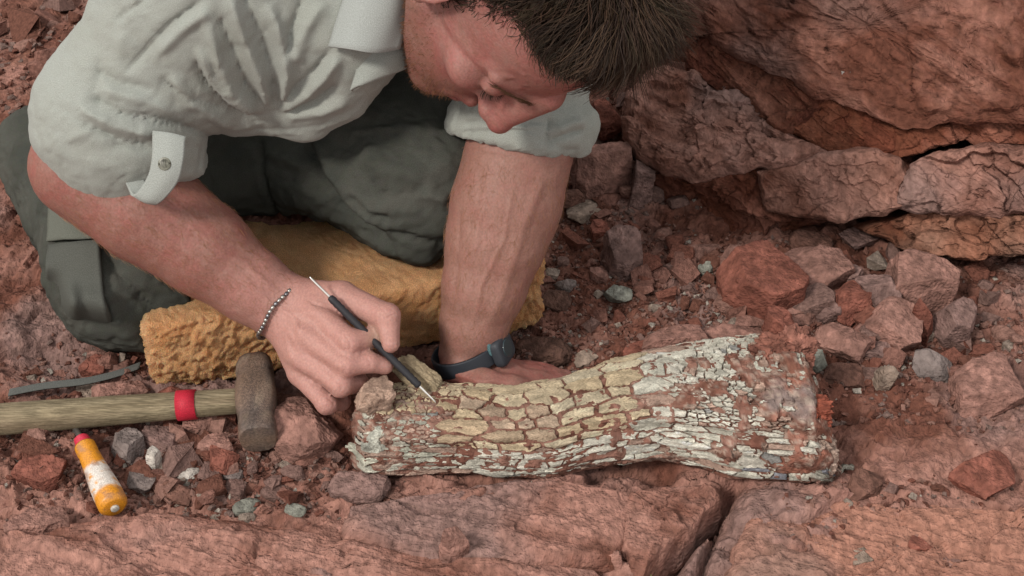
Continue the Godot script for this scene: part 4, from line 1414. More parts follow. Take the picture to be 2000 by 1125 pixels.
func make_hammer() -> void:
	var t := thing("hammer", "old club hammer with a pale wooden handle and a red tape band", "hammer")
	var a := Vector3(-0.5242, 0.0240, 0.2432)
	var b := Vector3(-0.2659, 0.0300, 0.2200)
	var h := lathe(a, b, PackedVector2Array([Vector2(0, 0.010), Vector2(0.004, 0.0145), Vector2(0.06, 0.0158), Vector2(0.2, 0.0158), Vector2(0.5, 0.0148), Vector2(0.75, 0.0136), Vector2(0.96, 0.0128), Vector2(1.0, 0.0125)]), 24)
	var hv: PackedVector3Array = h[0]
	var cols := PackedColorArray()
	for i in hv.size():
		var g := n_fbm.get_noise_3d(hv[i].x * 8.0, hv[i].y * 130.0, hv[i].z * 130.0)
		var dirt := smoothstep(0.0, 0.5, n_fbm.get_noise_3dv(hv[i] * 22.0))
		cols.append(Color(0.40, 0.33, 0.215).lerp(Color(0.27, 0.215, 0.135), clampf(0.4 + g * 1.6, 0, 1)).lerp(Color(0.27, 0.19, 0.13), dirt * 0.6))
	part("handle", build(hv, h[1], cols), M.wood, t)
	var d := (b - a).normalized()
	var c := Vector3(-0.3227, 0.0285, 0.2251)
	var band := lathe(c - d * 0.0095, c + d * 0.0095, PackedVector2Array([Vector2(0, 0.0128), Vector2(0, 0.0151), Vector2(0.5, 0.0154), Vector2(1, 0.0150), Vector2(1, 0.0128)]), 24)
	part("tape_band", build(band[0], band[1], painted(band[0], Color(0.50, 0.022, 0.045))), M.tape, t)
	# the head: a square block between two chamfered eight sided striking ends
	var back := Vector3(-0.2612, 0.0340, 0.1783)
	var face := Vector3(-0.2471, 0.0260, 0.2627)
	var ax := (face - back).normalized()
	var side := ax.cross(Vector3.UP).normalized()
	var up := side.cross(ax).normalized()
	var v := PackedVector3Array()
	var ix := PackedInt32Array()
	var prof := [[-0.11, 0.012], [-0.10, 0.0165], [-0.02, 0.0185], [0.10, 0.0188], [0.16, 0.0170], [0.30, 0.0195], [0.5, 0.0205], [0.70, 0.0195], [0.82, 0.0168], [0.90, 0.0182], [1.03, 0.0190], [1.08, 0.0176], [1.10, 0.0165]]
	var sides := 32
	for i in prof.size():
		var s: float = prof[i][0]
		var sq := 5.0 - 2.2 * smoothstep(0.28, 0.5, absf(s - 0.5))
		for j in sides:
			var w := TAU * (j + 0.5) / sides
			var q := Vector2(cos(w), sin(w))
			var l := pow(pow(absf(q.x), sq) + pow(absf(q.y), sq), 1.0 / sq)
			q = q / l * prof[i][1]
			var p := back.lerp(face, s) + side * q.x + up * q.y * 1.02
			v.append(p + (p - back.lerp(face, s)).normalized() * 0.0009 * n_fbm.get_noise_3dv(p * 70.0))
	for i in prof.size() - 1:
		for j in sides:
			var k := (j + 1) % sides
			var p := i * sides
			ix.append_array([p + j, p + k, p + sides + j, p + k, p + sides + k, p + sides + j])
	v.append(back.lerp(face, -0.115))
	v.append(back.lerp(face, 1.10))
	for j in sides:
		var k := (j + 1) % sides
		ix.append_array([v.size() - 2, k, j, v.size() - 1, (prof.size() - 1) * sides + j, (prof.size() - 1) * sides + k])
	if (v[ix[2]] - v[ix[0]]).cross(v[ix[1]] - v[ix[0]]).dot(v[ix[0]] - back) < 0.0:
		for k in range(0, ix.size(), 3):
			var w := ix[k + 1]
			ix[k + 1] = ix[k + 2]
			ix[k + 2] = w
	var hc := PackedColorArray()
	for p in v:
		var rust := clampf(0.45 + n_fbm.get_noise_3dv(p * 26.0) * 1.5, 0, 1)
		hc.append(Color(0.15, 0.115, 0.10).lerp(Color(0.27, 0.175, 0.125), rust).lerp(Color(0.33, 0.25, 0.19), smoothstep(0.15, 0.45, n_fbm.get_noise_3dv(p * 50.0 + Vector3.ONE))))
	part("hammer_head", build(v, ix, hc), M.iron, t)


func make_chisel() -> void:
	var t := thing("hand_chisel", "small hand tool with an orange handle worn white in the middle", "chisel")
	var a := Vector3(-0.4136, 0.0200, 0.2749)
	var b := Vector3(-0.3693, 0.0140, 0.3500)
	var raw := lathe(a, b, PackedVector2Array([Vector2(0, 0.008), Vector2(0.0, 0.0100), Vector2(0.04, 0.0108), Vector2(0.10, 0.0102), Vector2(0.16, 0.0094), Vector2(0.45, 0.0116), Vector2(0.72, 0.0134), Vector2(0.80, 0.0139), Vector2(0.84, 0.0133), Vector2(0.87, 0.0139), Vector2(0.94, 0.0138), Vector2(0.98, 0.0124), Vector2(1.0, 0.0100), Vector2(1.0, 0.004)]), 28)
	var v: PackedVector3Array = raw[0]
	# finer rings carry the edge of the worn patch
	var d := b - a
	var fine := PackedVector2Array()
	for i in 61:
		var s := i / 60.0
		var rr := 0.0102 + 0.0037 * smoothstep(0.15, 0.8, s) - 0.0008 * smoothstep(0.04, 0.0, absf(s - 0.14)) - 0.0007 * smoothstep(0.02, 0.0, absf(s - 0.84)) - 0.004 * smoothstep(0.93, 1.0, s) * smoothstep(0.93, 1.0, s)
		fine.append(Vector2(s, rr))
	raw = lathe(a, b, fine, 36)
	v = raw[0]
	var cols := PackedColorArray()
	for p in v:
		var s := (p - a).dot(d) / d.length_squared()
		var worn := smoothstep(0.36, 0.44, s + 0.10 * n_fbm.get_noise_3dv(p * 120.0)) * smoothstep(0.83, 0.77, s + 0.05 * n_fbm.get_noise_3dv(p * 120.0))
		worn *= smoothstep(-0.35, 0.05, n_fbm.get_noise_3dv(p * 90.0 + Vector3.ONE * 3.0) + 0.2)
		cols.append(Color(0.72, 0.29, 0.02).lerp(Color(0.72, 0.66, 0.60), worn).lerp(Color(0.34, 0.17, 0.10), 0.65 * smoothstep(0.05, 0.45, n_fbm.get_noise_3dv(p * 70.0 + Vector3.ONE * 8.0))))
	part("handle", build(v, raw[1], cols), M.plastic, t)
	var u := d.normalized()
	var butt := lathe(b - u * 0.001, b + u * 0.0025, PackedVector2Array([Vector2(0, 0.0042), Vector2(0.8, 0.0040), Vector2(1, 0.0030)]), 16)
	part("butt_plug", build(butt[0], butt[1], painted(butt[0], Color(0.55, 0.52, 0.46))), M.plastic, t)
	var col := lathe(a - u * 0.012, a + u * 0.001, PackedVector2Array([Vector2(0, 0.0062), Vector2(0.1, 0.0075), Vector2(0.9, 0.0082), Vector2(1.0, 0.008)]), 20)
	part("collar", build(col[0], col[1], painted(col[0], Color(0.62, 0.03, 0.07))), M.plastic, t)
	var tip := a - u * 0.085
	tip.y = 0.002
	var shaft := lathe(tip, a - u * 0.011, PackedVector2Array([Vector2(0, 0.0012), Vector2(0.12, 0.003), Vector2(1, 0.003)]), 12)
	part("shaft", build(shaft[0], shaft[1], painted(shaft[0], Color(0.35, 0.34, 0.33))), M.steel, t)


func make_cord() -> void:
	var mid := curve(PackedVector3Array([Vector3(-0.5132, 0.0060, 0.1885), Vector3(-0.4792, 0.0060, 0.1783), Vector3(-0.4438, 0.0060, 0.1721), Vector3(-0.4217, 0.0060, 0.1649), Vector3(-0.4048, 0.0060, 0.1569), Vector3(-0.3884, 0.0060, 0.1465)]), 30)
	var rows := []
	for p in mid:
		rows.append(PackedVector3Array([p + Vector3(0, 0.006, -0.004), p + Vector3(0, 0.004, 0.004)]))
	var s := sheet(rows, 0.002, 1, 0.0)
	tag(part("webbing_strap", build(s[0], s[1], painted(s[0], Color(0.13, 0.135, 0.128))), M.trousers), "thin grey webbing strap lying on the ground beside the trouser leg", "strap")


func make_grass() -> void:
	var r := RandomNumberGenerator.new()
	r.seed = 3
	var t := thing("grass_tuft", "few yellow green grass blades in the dark gully at the bottom edge", "grass")
	for i in 6:
		var p := Vector3(0.1256, -0.0120, 0.4075) + Vector3(r.randf_range(-0.02, 0.025), 0, r.randf_range(-0.006, 0.012))
		p.y = ground_h(p.x, p.z) - 0.002
		var lean := Vector3(r.randf_range(-0.012, 0.012), 0, r.randf_range(-0.012, 0.006))
		var h := r.randf_range(0.005, 0.011)
		var pts := PackedVector3Array([p, p + lean * 0.3 + Vector3(0, h * 0.5, 0), p + lean + Vector3(0, h * 0.85, 0), p + lean * 1.9 + Vector3(0, h, 0)])
		var b := tube(pts, [0.0011, 0.0010, 0.0007, 0.0002], 5)
		part("blade", build(b[0], b[1], painted(b[0], Color(0.17, 0.16, 0.07))), M.hair, t)


func make_pick() -> void:
	var t := thing("dental_pick", "thin steel dental pick with a black grip held in the right hand", "pick")
	var a := Vector3(-0.1932, 0.1610, 0.1891)
	var b := Vector3(-0.0733, 0.0605, 0.2562)
	var grip := lathe(a.lerp(b, 0.155), a.lerp(b, 0.872), PackedVector2Array([Vector2(0, 0.0012), Vector2(0.01, 0.0030), Vector2(0.04, 0.0036), Vector2(0.3, 0.0038), Vector2(0.6, 0.0038), Vector2(0.95, 0.0036), Vector2(0.99, 0.0028), Vector2(1, 0.0012)]), 16)
	# knurled rings
	var prof := PackedVector2Array([Vector2(0, 0.0012), Vector2(0.008, 0.0032)])
	for i in 44:
		prof.append(Vector2(0.02 + 0.96 * i / 43.0, 0.0037 + (0.00028 if i % 2 else -0.00022)))
	prof.append(Vector2(0.992, 0.0030))
	prof.append(Vector2(1, 0.0012))
	grip = lathe(a.lerp(b, 0.155), a.lerp(b, 0.872), prof, 14)
	part("grip", build(grip[0], grip[1], painted(grip[0], Color(0.018, 0.018, 0.02))), M.rubber, t)
	var n1 := lathe(a, a.lerp(b, 0.16), PackedVector2Array([Vector2(0, 0.0005), Vector2(0.1, 0.0011), Vector2(1, 0.0013)]), 10)
	part("needle", build(n1[0], n1[1], painted(n1[0], Color(0.75, 0.74, 0.70))), M.steel, t)
	var n2 := lathe(a.lerp(b, 0.865), b, PackedVector2Array([Vector2(0, 0.0013), Vector2(0.8, 0.0009), Vector2(1, 0.0003)]), 10)
	part("needle", build(n2[0], n2[1], painted(n2[0], Color(0.75, 0.74, 0.70))), M.steel, t)


# ---------------------------------------------------------------- the person

var head_at: Transform3D
var neck_base := Vector3(-0.12, 0.44, -0.02)
var shirt_field: Field


func skin_tone(p: Vector3, red: float) -> Color:
	var a := n_fbm.get_noise_3dv(p * 34.0)
	var b := n_fbm.get_noise_3dv(p * 130.0 + Vector3.ONE * 5.0)
	var base := Color(0.270, 0.125, 0.100)
	var flush := Color(0.290, 0.100, 0.084)
	var pale := Color(0.31, 0.182, 0.146)
	var c := base.lerp(flush, clampf(red + a * 0.9, 0, 1)).lerp(pale, clampf(b * 0.7, 0, 0.5))
	var spot := n_fine.get_noise_3dv(p * 3.0 + Vector3.ONE * 11.0)
	c = c.lerp(Color(0.20, 0.085, 0.058), smoothstep(0.38, 0.6, spot) * 0.55)
	c = c.lerp(Color(0.25, 0.115, 0.085), smoothstep(0.25, 0.6, n_fbm.get_noise_3dv(p * 60.0 + Vector3.ONE * 2.0)) * 0.4)
	return c


func make_person() -> void:
	var who := thing("person", "person in a grey green shirt kneeling and scraping the fossil with a pick", "person")
	# head axes: x to the person's left, y to the crown, z out of the face
	head_at = Transform3D(Basis(Vector3(0.6852, -0.2124, -0.6967), Vector3(0.7213, 0.3310, 0.6084), Vector3(0.1014, -0.9194, 0.3800)).orthonormalized(), Vector3(-0.0010, 0.4250, 0.1170))
	var vs := PackedVector3Array()
	var ix := PackedInt32Array()
	var cols := PackedColorArray()
	for piece in [head_skin(), right_arm(), left_arm()]:
		join(vs, ix, piece)
		cols.append_array(piece[2])
	part("body", build(vs, ix, cols), M.skin, who)
	arm_hair(who, vs, normals(vs, ix))
	make_hair(who)
	make_trousers(who)
	make_shirt(who)


# in the head's own axes the person's right side is at negative x
func head_skin() -> Array:
	var f := Field.new(Vector3(-0.100, -0.185, -0.130), Vector3(0.100, 0.150, 0.150), 0.0027)
	var i3 := Basis.IDENTITY
	f.lump(Vector3(0, 0.035, -0.015), i3, Vector3(0.074, 0.090, 0.097), 0.002)
	f.lump(Vector3(0, 0.050, 0.035), i3, Vector3(0.058, 0.048, 0.052), 0.03)
	f.lump(Vector3(0, -0.030, 0.030), i3, Vector3(0.057, 0.072, 0.056), 0.03)
	f.lump(Vector3(0, -0.070, 0.046), i3, Vector3(0.046, 0.042, 0.048), 0.02)
	f.lump(Vector3(0, -0.101, 0.076), i3, Vector3(0.022, 0.017, 0.018), 0.02)
	for s in [-1.0, 1.0]:
		f.limb(Vector3(0.053 * s, -0.055, 0.0), Vector3(0.018 * s, -0.103, 0.066), 0.016, 0.013, 0.025)
		f.lump(Vector3(0.046 * s, -0.016, 0.060), i3, Vector3(0.021, 0.016, 0.021), 0.022)
		f.limb(Vector3(0.012 * s, 0.026, 0.088), Vector3(0.050 * s, 0.023, 0.068), 0.0095, 0.0085, 0.014)
		f.lump(Vector3(0.035 * s, 0.003, 0.096), i3, Vector3(0.0165, 0.0115, 0.016), 0.012, true)
		f.lump(Vector3(0.032 * s, 0.002, 0.0765), i3, Vector3(0.0145, 0.0115, 0.0125), 0.003)
		f.limb(Vector3(0.019 * s, -0.001, 0.0885), Vector3(0.046 * s, 0.000, 0.080), 0.0016, 0.0016, 0.003)
	f.limb(Vector3(0, 0.036, 0.0965), Vector3(0, -0.026, 0.115), 0.0100, 0.0108, 0.014)
	f.limb(Vector3(0, 0.034, 0.0840), Vector3(0, -0.030, 0.0960), 0.0125, 0.0165, 0.012)
	f.lump(Vector3(0, -0.031, 0.1175), i3, Vector3(0.0130, 0.0115, 0.0125), 0.006)
	for s in [-1.0, 1.0]:
		f.lump(Vector3(0.0115 * s, -0.035, 0.105), i3, Vector3(0.0075, 0.0078, 0.0105), 0.005)
		f.lump(Vector3(0.0065 * s, -0.0450, 0.109), i3, Vector3(0.0036, 0.005, 0.0055), 0.002, true)
	f.limb(Vector3(-0.021, -0.069, 0.087), Vector3(0.0, -0.0645, 0.0985), 0.0045, 0.0062, 0.006)
	f.limb(Vector3(0.021, -0.069, 0.087), Vector3(0.0, -0.0645, 0.0985), 0.0045, 0.0062, 0.006)
	f.limb(Vector3(-0.016, -0.0775, 0.087), Vector3(0.016, -0.0775, 0.087), 0.006, 0.006, 0.006)
	f.lump(Vector3(0, -0.0775, 0.0945), i3, Vector3(0.013, 0.0065, 0.006), 0.005)
	f.limb(Vector3(-0.025, -0.0712, 0.094), Vector3(0.025, -0.0712, 0.094), 0.0022, 0.0022, 0.003, true)
	for s in [-1.0, 1.0]:
		var ear := Basis(Vector3.UP, 0.35 * s) * Basis(Vector3.RIGHT, -0.15)
		f.lump(Vector3(0.081 * s, -0.002, -0.016), ear, Vector3(0.0065, 0.032, 0.019), 0.006)
		f.lump(Vector3(0.089 * s, -0.001, -0.012), ear, Vector3(0.0075, 0.021, 0.011), 0.004, true)
		f.lump(Vector3(0.083 * s, -0.028, -0.008), i3, Vector3(0.006, 0.009, 0.009), 0.005)
	var nb := head_at.affine_inverse() * neck_base
	var n0 := Vector3(0, -0.045, -0.035)
	f.limb(n0, n0 + (nb - n0).normalized() * 0.16, 0.054, 0.060, 0.03)
	var n := f.net()
	var vs: PackedVector3Array = n[0]
	head_net = [vs.duplicate(), normals(vs, n[1])]
	var cols := PackedColorArray()
	for i in vs.size():
		var p := vs[i]
		var red := 0.30
		red += 0.75 * exp(-(p - Vector3(0, -0.033, 0.118)).length_squared() / 0.0006)
		red += 0.35 * exp(-(p - Vector3(-0.045, -0.03, 0.065)).length_squared() / 0.0012)
		red += 0.25 * smoothstep(0.03, 0.06, p.y)
		var c := skin_tone(p, red)
		var lips := smoothstep(0.011, 0.005, absf(p.y + 0.071)) * smoothstep(0.024, 0.017, absf(p.x)) * smoothstep(0.085, 0.093, p.z)
		c = c.lerp(Color(0.25, 0.09, 0.08), lips * 0.8)
		# the shaved beard
		var beard := smoothstep(-0.038, -0.062, p.y + 0.25 * maxf(0.0, p.z - 0.05)) * smoothstep(-0.045, 0.0, p.z) * (1.0 - lips)
		c = c.lerp(Color(0.17, 0.08, 0.05), beard * (0.42 + 0.4 * n_fbm.get_noise_3dv(p * 90.0)))
		cols.append(c * Color(1.12, 1.16, 1.22))
		vs[i] = head_at * p
	return [vs, n[1], cols]


func right_arm() -> Array:
	var f := Field.new(Vector3(-0.50, 0.0, 0.02), Vector3(-0.085, 0.36, 0.285), 0.0030)
	var k := 0.012
	var sh := Vector3(-0.2919, 0.3497, 0.0506)
	var elbow := Vector3(-0.4183, 0.2262, 0.0963)
	f.limb(sh, elbow, 0.046, 0.046, 0.01)
	f.chain(PackedVector3Array([elbow, Vector3(-0.3595, 0.1917, 0.1168), Vector3(-0.3034, 0.1541, 0.1361), Vector3(-0.2590, 0.1217, 0.1538), Vector3(-0.2310, 0.1022, 0.1652)]), [0.053, 0.0545, 0.0465, 0.0365, 0.0310], 0.006)
	f.chain(PackedVector3Array([Vector3(-0.2532, 0.1302, 0.1522), Vector3(-0.2234, 0.1117, 0.1616), Vector3(-0.2020, 0.1107, 0.1725)]), [0.028, 0.023, 0.020], 0.008)
	var wrist := Vector3(-0.2258, 0.0997, 0.1685)
	var mcp := [Vector3(-0.1883, 0.1179, 0.1910), Vector3(-0.1986, 0.1036, 0.2073), Vector3(-0.2062, 0.0861, 0.2158), Vector3(-0.2077, 0.0658, 0.2191)]
	var rm := [0.0155, 0.0155, 0.0140, 0.0130]
	for i in 4:
		f.limb(wrist, mcp[i], 0.0215, rm[i], 0.008)
	f.limb(Vector3(-0.2160, 0.0891, 0.1780), Vector3(-0.2025, 0.0723, 0.1974), 0.022, 0.020, 0.010)
	# index, middle, ring and little finger, each bent at its knuckles
	var fingers := [
		[[mcp[0], Vector3(-0.1551, 0.1114, 0.2265), Vector3(-0.1294, 0.1077, 0.2129), Vector3(-0.1186, 0.0937, 0.2086)], [0.0140, 0.0118, 0.0098, 0.0078]],
		[[mcp[1], Vector3(-0.1583, 0.0958, 0.2413), Vector3(-0.1364, 0.0934, 0.2355), Vector3(-0.1224, 0.0861, 0.2324)], [0.0140, 0.0116, 0.0100, 0.0084]],
		[[mcp[2], Vector3(-0.1649, 0.0764, 0.2488), Vector3(-0.1493, 0.0652, 0.2334), Vector3(-0.1533, 0.0603, 0.2144)], [0.0130, 0.0112, 0.0096, 0.0082]],
		[[mcp[3], Vector3(-0.1796, 0.0522, 0.2487), Vector3(-0.1672, 0.0402, 0.2327), Vector3(-0.1686, 0.0397, 0.2178)], [0.0120, 0.0100, 0.0086, 0.0076]],
	]
	for q in fingers:
		for j in 3:
			f.limb(q[0][j], q[0][j + 1], q[1][j], q[1][j + 1], 0.0035)
		f.lump(q[0][1], Basis.IDENTITY, Vector3.ONE * (q[1][1] + 0.0004), 0.004)
	# grooves between the fingers
	f.limb(Vector3(-0.1868, 0.1198, 0.2213), Vector3(-0.1589, 0.1113, 0.2444), 0.0016, 0.0022, 0.005, true)
	f.limb(Vector3(-0.1900, 0.0961, 0.2372), Vector3(-0.1608, 0.0953, 0.2569), 0.0016, 0.0022, 0.005, true)
	f.limb(Vector3(-0.1951, 0.0784, 0.2409), Vector3(-0.1741, 0.0728, 0.2580), 0.0016, 0.0022, 0.005, true)
	# thumb along the top, its end pressed on the pick
	f.limb(Vector3(-0.2170, 0.1158, 0.1610), Vector3(-0.1660, 0.1274, 0.1773), 0.018, 0.0148, 0.010)
	f.limb(Vector3(-0.1660, 0.1274, 0.1773), Vector3(-0.1197, 0.1288, 0.2091), 0.0148, 0.0125, 0.006)
	f.limb(Vector3(-0.1197, 0.1288, 0.2091), Vector3(-0.1157, 0.1118, 0.2300), 0.0128, 0.0088, 0.004)
	f.limb(Vector3(-0.1972, 0.1095, 0.1709), Vector3(-0.1682, 0.1138, 0.1803), 0.015, 0.011, 0.01)
	var n := finer(f.net())
	var vs: PackedVector3Array = n[0]
	var ns := normals(vs, n[1])
	var marks := Strokes.new(Vector3(-0.15, 0.6157, 0.77).normalized())
	for q in [
		[PackedVector3Array([Vector3(-0.2140, 0.1286, 0.2042), Vector3(-0.2017, 0.1286, 0.2042), Vector3(-0.1859, 0.1286, 0.2042)]), 0.0036, 0.0012], [PackedVector3Array([Vector3(-0.2155, 0.1236, 0.2081), Vector3(-0.2066, 0.1178, 0.2127), Vector3(-0.1958, 0.1119, 0.2172)]), 0.0036, 0.0012], [PackedVector3Array([Vector3(-0.2184, 0.1185, 0.2121), Vector3(-0.2115, 0.1081, 0.2203), Vector3(-0.2027, 0.0972, 0.2287)]), 0.0034, 0.0011], [PackedVector3Array([Vector3(-0.2214, 0.1139, 0.2157), Vector3(-0.2155, 0.0984, 0.2278), Vector3(-0.2046, 0.0836, 0.2393)]), 0.0032, 0.0009],
		[PackedVector3Array([Vector3(-0.2607, 0.1565, 0.1824), Vector3(-0.2361, 0.1371, 0.1975), Vector3(-0.2091, 0.1236, 0.2081), Vector3(-0.2017, 0.1061, 0.2218)]), 0.0022, 0.0010], [PackedVector3Array([Vector3(-0.3050, 0.1953, 0.1521), Vector3(-0.2804, 0.1759, 0.1673), Vector3(-0.2558, 0.1643, 0.1764), Vector3(-0.2263, 0.1410, 0.1945)]), 0.0028, 0.0010], [PackedVector3Array([Vector3(-0.3443, 0.1992, 0.1491), Vector3(-0.3197, 0.1798, 0.1642), Vector3(-0.2853, 0.1604, 0.1794)]), 0.0030, 0.0008], [PackedVector3Array([Vector3(-0.3296, 0.2186, 0.1340), Vector3(-0.2951, 0.1953, 0.1521), Vector3(-0.2705, 0.1720, 0.1703)]), 0.0032, 0.0008],
		[PackedVector3Array([Vector3(-0.1582, 0.1195, 0.2240), Vector3(-0.1514, 0.1134, 0.2288), Vector3(-0.1523, 0.1064, 0.2342)]), 0.0012, -0.0012], [PackedVector3Array([Vector3(-0.1621, 0.1184, 0.2249), Vector3(-0.1563, 0.1118, 0.2300), Vector3(-0.1563, 0.1064, 0.2342)]), 0.0010, -0.0009], [PackedVector3Array([Vector3(-0.1621, 0.1011, 0.2384), Vector3(-0.1553, 0.0964, 0.2420), Vector3(-0.1563, 0.0918, 0.2456)]), 0.0012, -0.0012], [PackedVector3Array([Vector3(-0.1680, 0.0857, 0.2505), Vector3(-0.1611, 0.0810, 0.2541), Vector3(-0.1621, 0.0764, 0.2577)]), 0.0012, -0.0011], [PackedVector3Array([Vector3(-0.1797, 0.0710, 0.2619), Vector3(-0.1738, 0.0672, 0.2649), Vector3(-0.1748, 0.0633, 0.2679)]), 0.0011, -0.0010],
		[PackedVector3Array([Vector3(-0.1377, 0.1018, 0.2378), Vector3(-0.1338, 0.0980, 0.2408), Vector3(-0.1348, 0.0941, 0.2438)]), 0.0009, -0.0009], [PackedVector3Array([Vector3(-0.1240, 0.1388, 0.2090), Vector3(-0.1172, 0.1349, 0.2120), Vector3(-0.1123, 0.1395, 0.2084)]), 0.0010, -0.0010], [PackedVector3Array([Vector3(-0.1250, 0.1349, 0.2120), Vector3(-0.1182, 0.1311, 0.2150), Vector3(-0.1104, 0.1349, 0.2120)]), 0.0010, -0.0010], [PackedVector3Array([Vector3(-0.2273, 0.1410, 0.1945), Vector3(-0.2322, 0.1255, 0.2066), Vector3(-0.2312, 0.1139, 0.2157)]), 0.0012, -0.0008],
		[PackedVector3Array([Vector3(-0.1968, 0.1371, 0.1975), Vector3(-0.1771, 0.1333, 0.2006), Vector3(-0.1525, 0.1236, 0.2081)]), 0.0030, -0.0022],
	]:
		marks.add(q[0], q[1], q[2])
	for i in vs.size():
		vs[i] += ns[i] * (marks.at(vs[i]) + 0.0006 * n_fbm.get_noise_3dv(vs[i] * 55.0))
	var cols := PackedColorArray()
	var palm := Vector3(-0.1525, 0.0984, 0.2278)
	for p in vs:
		var hand := smoothstep(0.17, 0.06, p.distance_to(palm))
		var red := 0.25 + 0.35 * hand
		for q in fingers:
			red += 0.35 * exp(-(p - q[0][1]).length_squared() / 0.00018) * 1.0
		var c := skin_tone(p, red)
		c = c.lerp(Color(0.48, 0.258, 0.22), hand * 0.8)
		# dust on the finger tips
		c = c.lerp(Color(0.33, 0.21, 0.155), 0.7 * smoothstep(0.020, 0.006, p.distance_to(Vector3(-0.1289, 0.1100, 0.2187))))
		cols.append(c)
	return [vs, n[1], cols]


func left_arm() -> Array:
	var f := Field.new(Vector3(-0.12, -0.01, -0.08), Vector3(0.14, 0.40, 0.24), 0.0034)
	var elbow := Vector3(0.0031, 0.2214, 0.0581)
	f.limb(Vector3(0.11, 0.46, -0.07).lerp(Vector3(0.0082, 0.2505, 0.0303), 0.62), elbow, 0.038, 0.047, 0.006)
	f.chain(PackedVector3Array([elbow, Vector3(-0.0082, 0.1755, 0.0889), Vector3(-0.0165, 0.1448, 0.1078), Vector3(-0.0285, 0.1045, 0.1317), Vector3(-0.0381, 0.0688, 0.1469), Vector3(-0.0453, 0.0341, 0.1562)]), [0.0495, 0.0535, 0.0505, 0.0425, 0.0350, 0.0298], 0.006)
	f.limb(Vector3(0.0297, 0.2193, 0.0623), Vector3(0.0170, 0.1639, 0.0903), 0.026, 0.020, 0.03)
	var wrist := Vector3(-0.0464, 0.0253, 0.1605)
	f.limb(Vector3(-0.0453, 0.0341, 0.1562), wrist, 0.0290, 0.025, 0.006)
	var mcp := [Vector3(0.0010, 0.0250, 0.1870), Vector3(0.0031, 0.0240, 0.1780), Vector3(0.0000, 0.0210, 0.1675), Vector3(-0.0074, 0.0190, 0.1581)]
	for i in 4:
		f.limb(wrist, mcp[i], 0.0180, 0.0120, 0.006)
	var tips := [[Vector3(0.0261, 0.0210, 0.1856), Vector3(0.0430, 0.0140, 0.1802), Vector3(0.0591, 0.0080, 0.1743)], [Vector3(0.0293, 0.0190, 0.1771), Vector3(0.0475, 0.0120, 0.1709), Vector3(0.0636, 0.0070, 0.1660)], [Vector3(0.0264, 0.0160, 0.1658), Vector3(0.0435, 0.0100, 0.1607), Vector3(0.0565, 0.0060, 0.1569)], [Vector3(0.0170, 0.0140, 0.1556), Vector3(0.0309, 0.0090, 0.1515), Vector3(0.0407, 0.0060, 0.1489)]]
	for i in 4:
		var was: Vector3 = mcp[i]
		var r := 0.0105
		for p in tips[i]:
			f.limb(was, p, r, r - 0.0010, 0.003)
			was = p
			r -= 0.0010
	f.chain(PackedVector3Array([Vector3(-0.0511, 0.0300, 0.1770), Vector3(-0.0257, 0.0340, 0.2017), Vector3(0.0000, 0.0320, 0.2040), Vector3(0.0207, 0.0260, 0.1989)]), [0.019, 0.0145, 0.0118, 0.0085], 0.008)
	var n := finer(f.net())
	var vs: PackedVector3Array = n[0]
	var ns := normals(vs, n[1])
	var marks := Strokes.new(Vector3(0, 0.6157, 0.788))
	for q in [
		[PackedVector3Array([Vector3(0.0306, 0.2024, 0.0831), Vector3(0.0102, 0.1622, 0.1145), Vector3(-0.0076, 0.1180, 0.1490), Vector3(-0.0255, 0.0819, 0.1773)]), 0.0050, 0.0018], [PackedVector3Array([Vector3(-0.0204, 0.2105, 0.0768), Vector3(-0.0306, 0.1703, 0.1082), Vector3(-0.0433, 0.1341, 0.1365)]), 0.0040, 0.0012], [PackedVector3Array([Vector3(0.0000, 0.1904, 0.0925), Vector3(-0.0076, 0.1542, 0.1208), Vector3(-0.0306, 0.1180, 0.1490), Vector3(-0.0382, 0.0859, 0.1741)]), 0.0022, 0.0010], [PackedVector3Array([Vector3(-0.0357, 0.1502, 0.1239), Vector3(-0.0255, 0.1301, 0.1396), Vector3(-0.0331, 0.1060, 0.1585)]), 0.0020, 0.0009],
		[PackedVector3Array([Vector3(-0.0510, 0.1783, 0.1019), Vector3(-0.0535, 0.1421, 0.1302), Vector3(-0.0586, 0.1020, 0.1616)]), 0.0045, -0.0016], [PackedVector3Array([Vector3(-0.0357, 0.2225, 0.0674), Vector3(-0.0051, 0.2165, 0.0721), Vector3(0.0306, 0.2205, 0.0690)]), 0.0018, -0.0010], [PackedVector3Array([Vector3(-0.0629, 0.0265, 0.1698), Vector3(-0.0367, 0.0199, 0.1750), Vector3(0.0000, 0.0182, 0.1762)]), 0.0026, 0.0012], [PackedVector3Array([Vector3(-0.0603, 0.0211, 0.1740), Vector3(-0.0315, 0.0149, 0.1788), Vector3(0.0000, 0.0141, 0.1795)]), 0.0022, -0.0010],
	]:
		marks.add(q[0], q[1], q[2])
	for i in vs.size():
		vs[i] += ns[i] * (marks.at(vs[i]) + 0.0009 * n_fbm.get_noise_3dv(vs[i] * 40.0))
	var cols := PackedColorArray()
	for p in vs:
		var hand := smoothstep(0.06, 0.03, p.y)
		var c := skin_tone(p, 0.15 + 0.55 * hand)
		c = c.lerp(Color(0.33, 0.185, 0.145), 0.35 * (1.0 - hand))
		cols.append(c)
	return [vs, n[1], cols]


# ---------------------------------------------------------------- hair

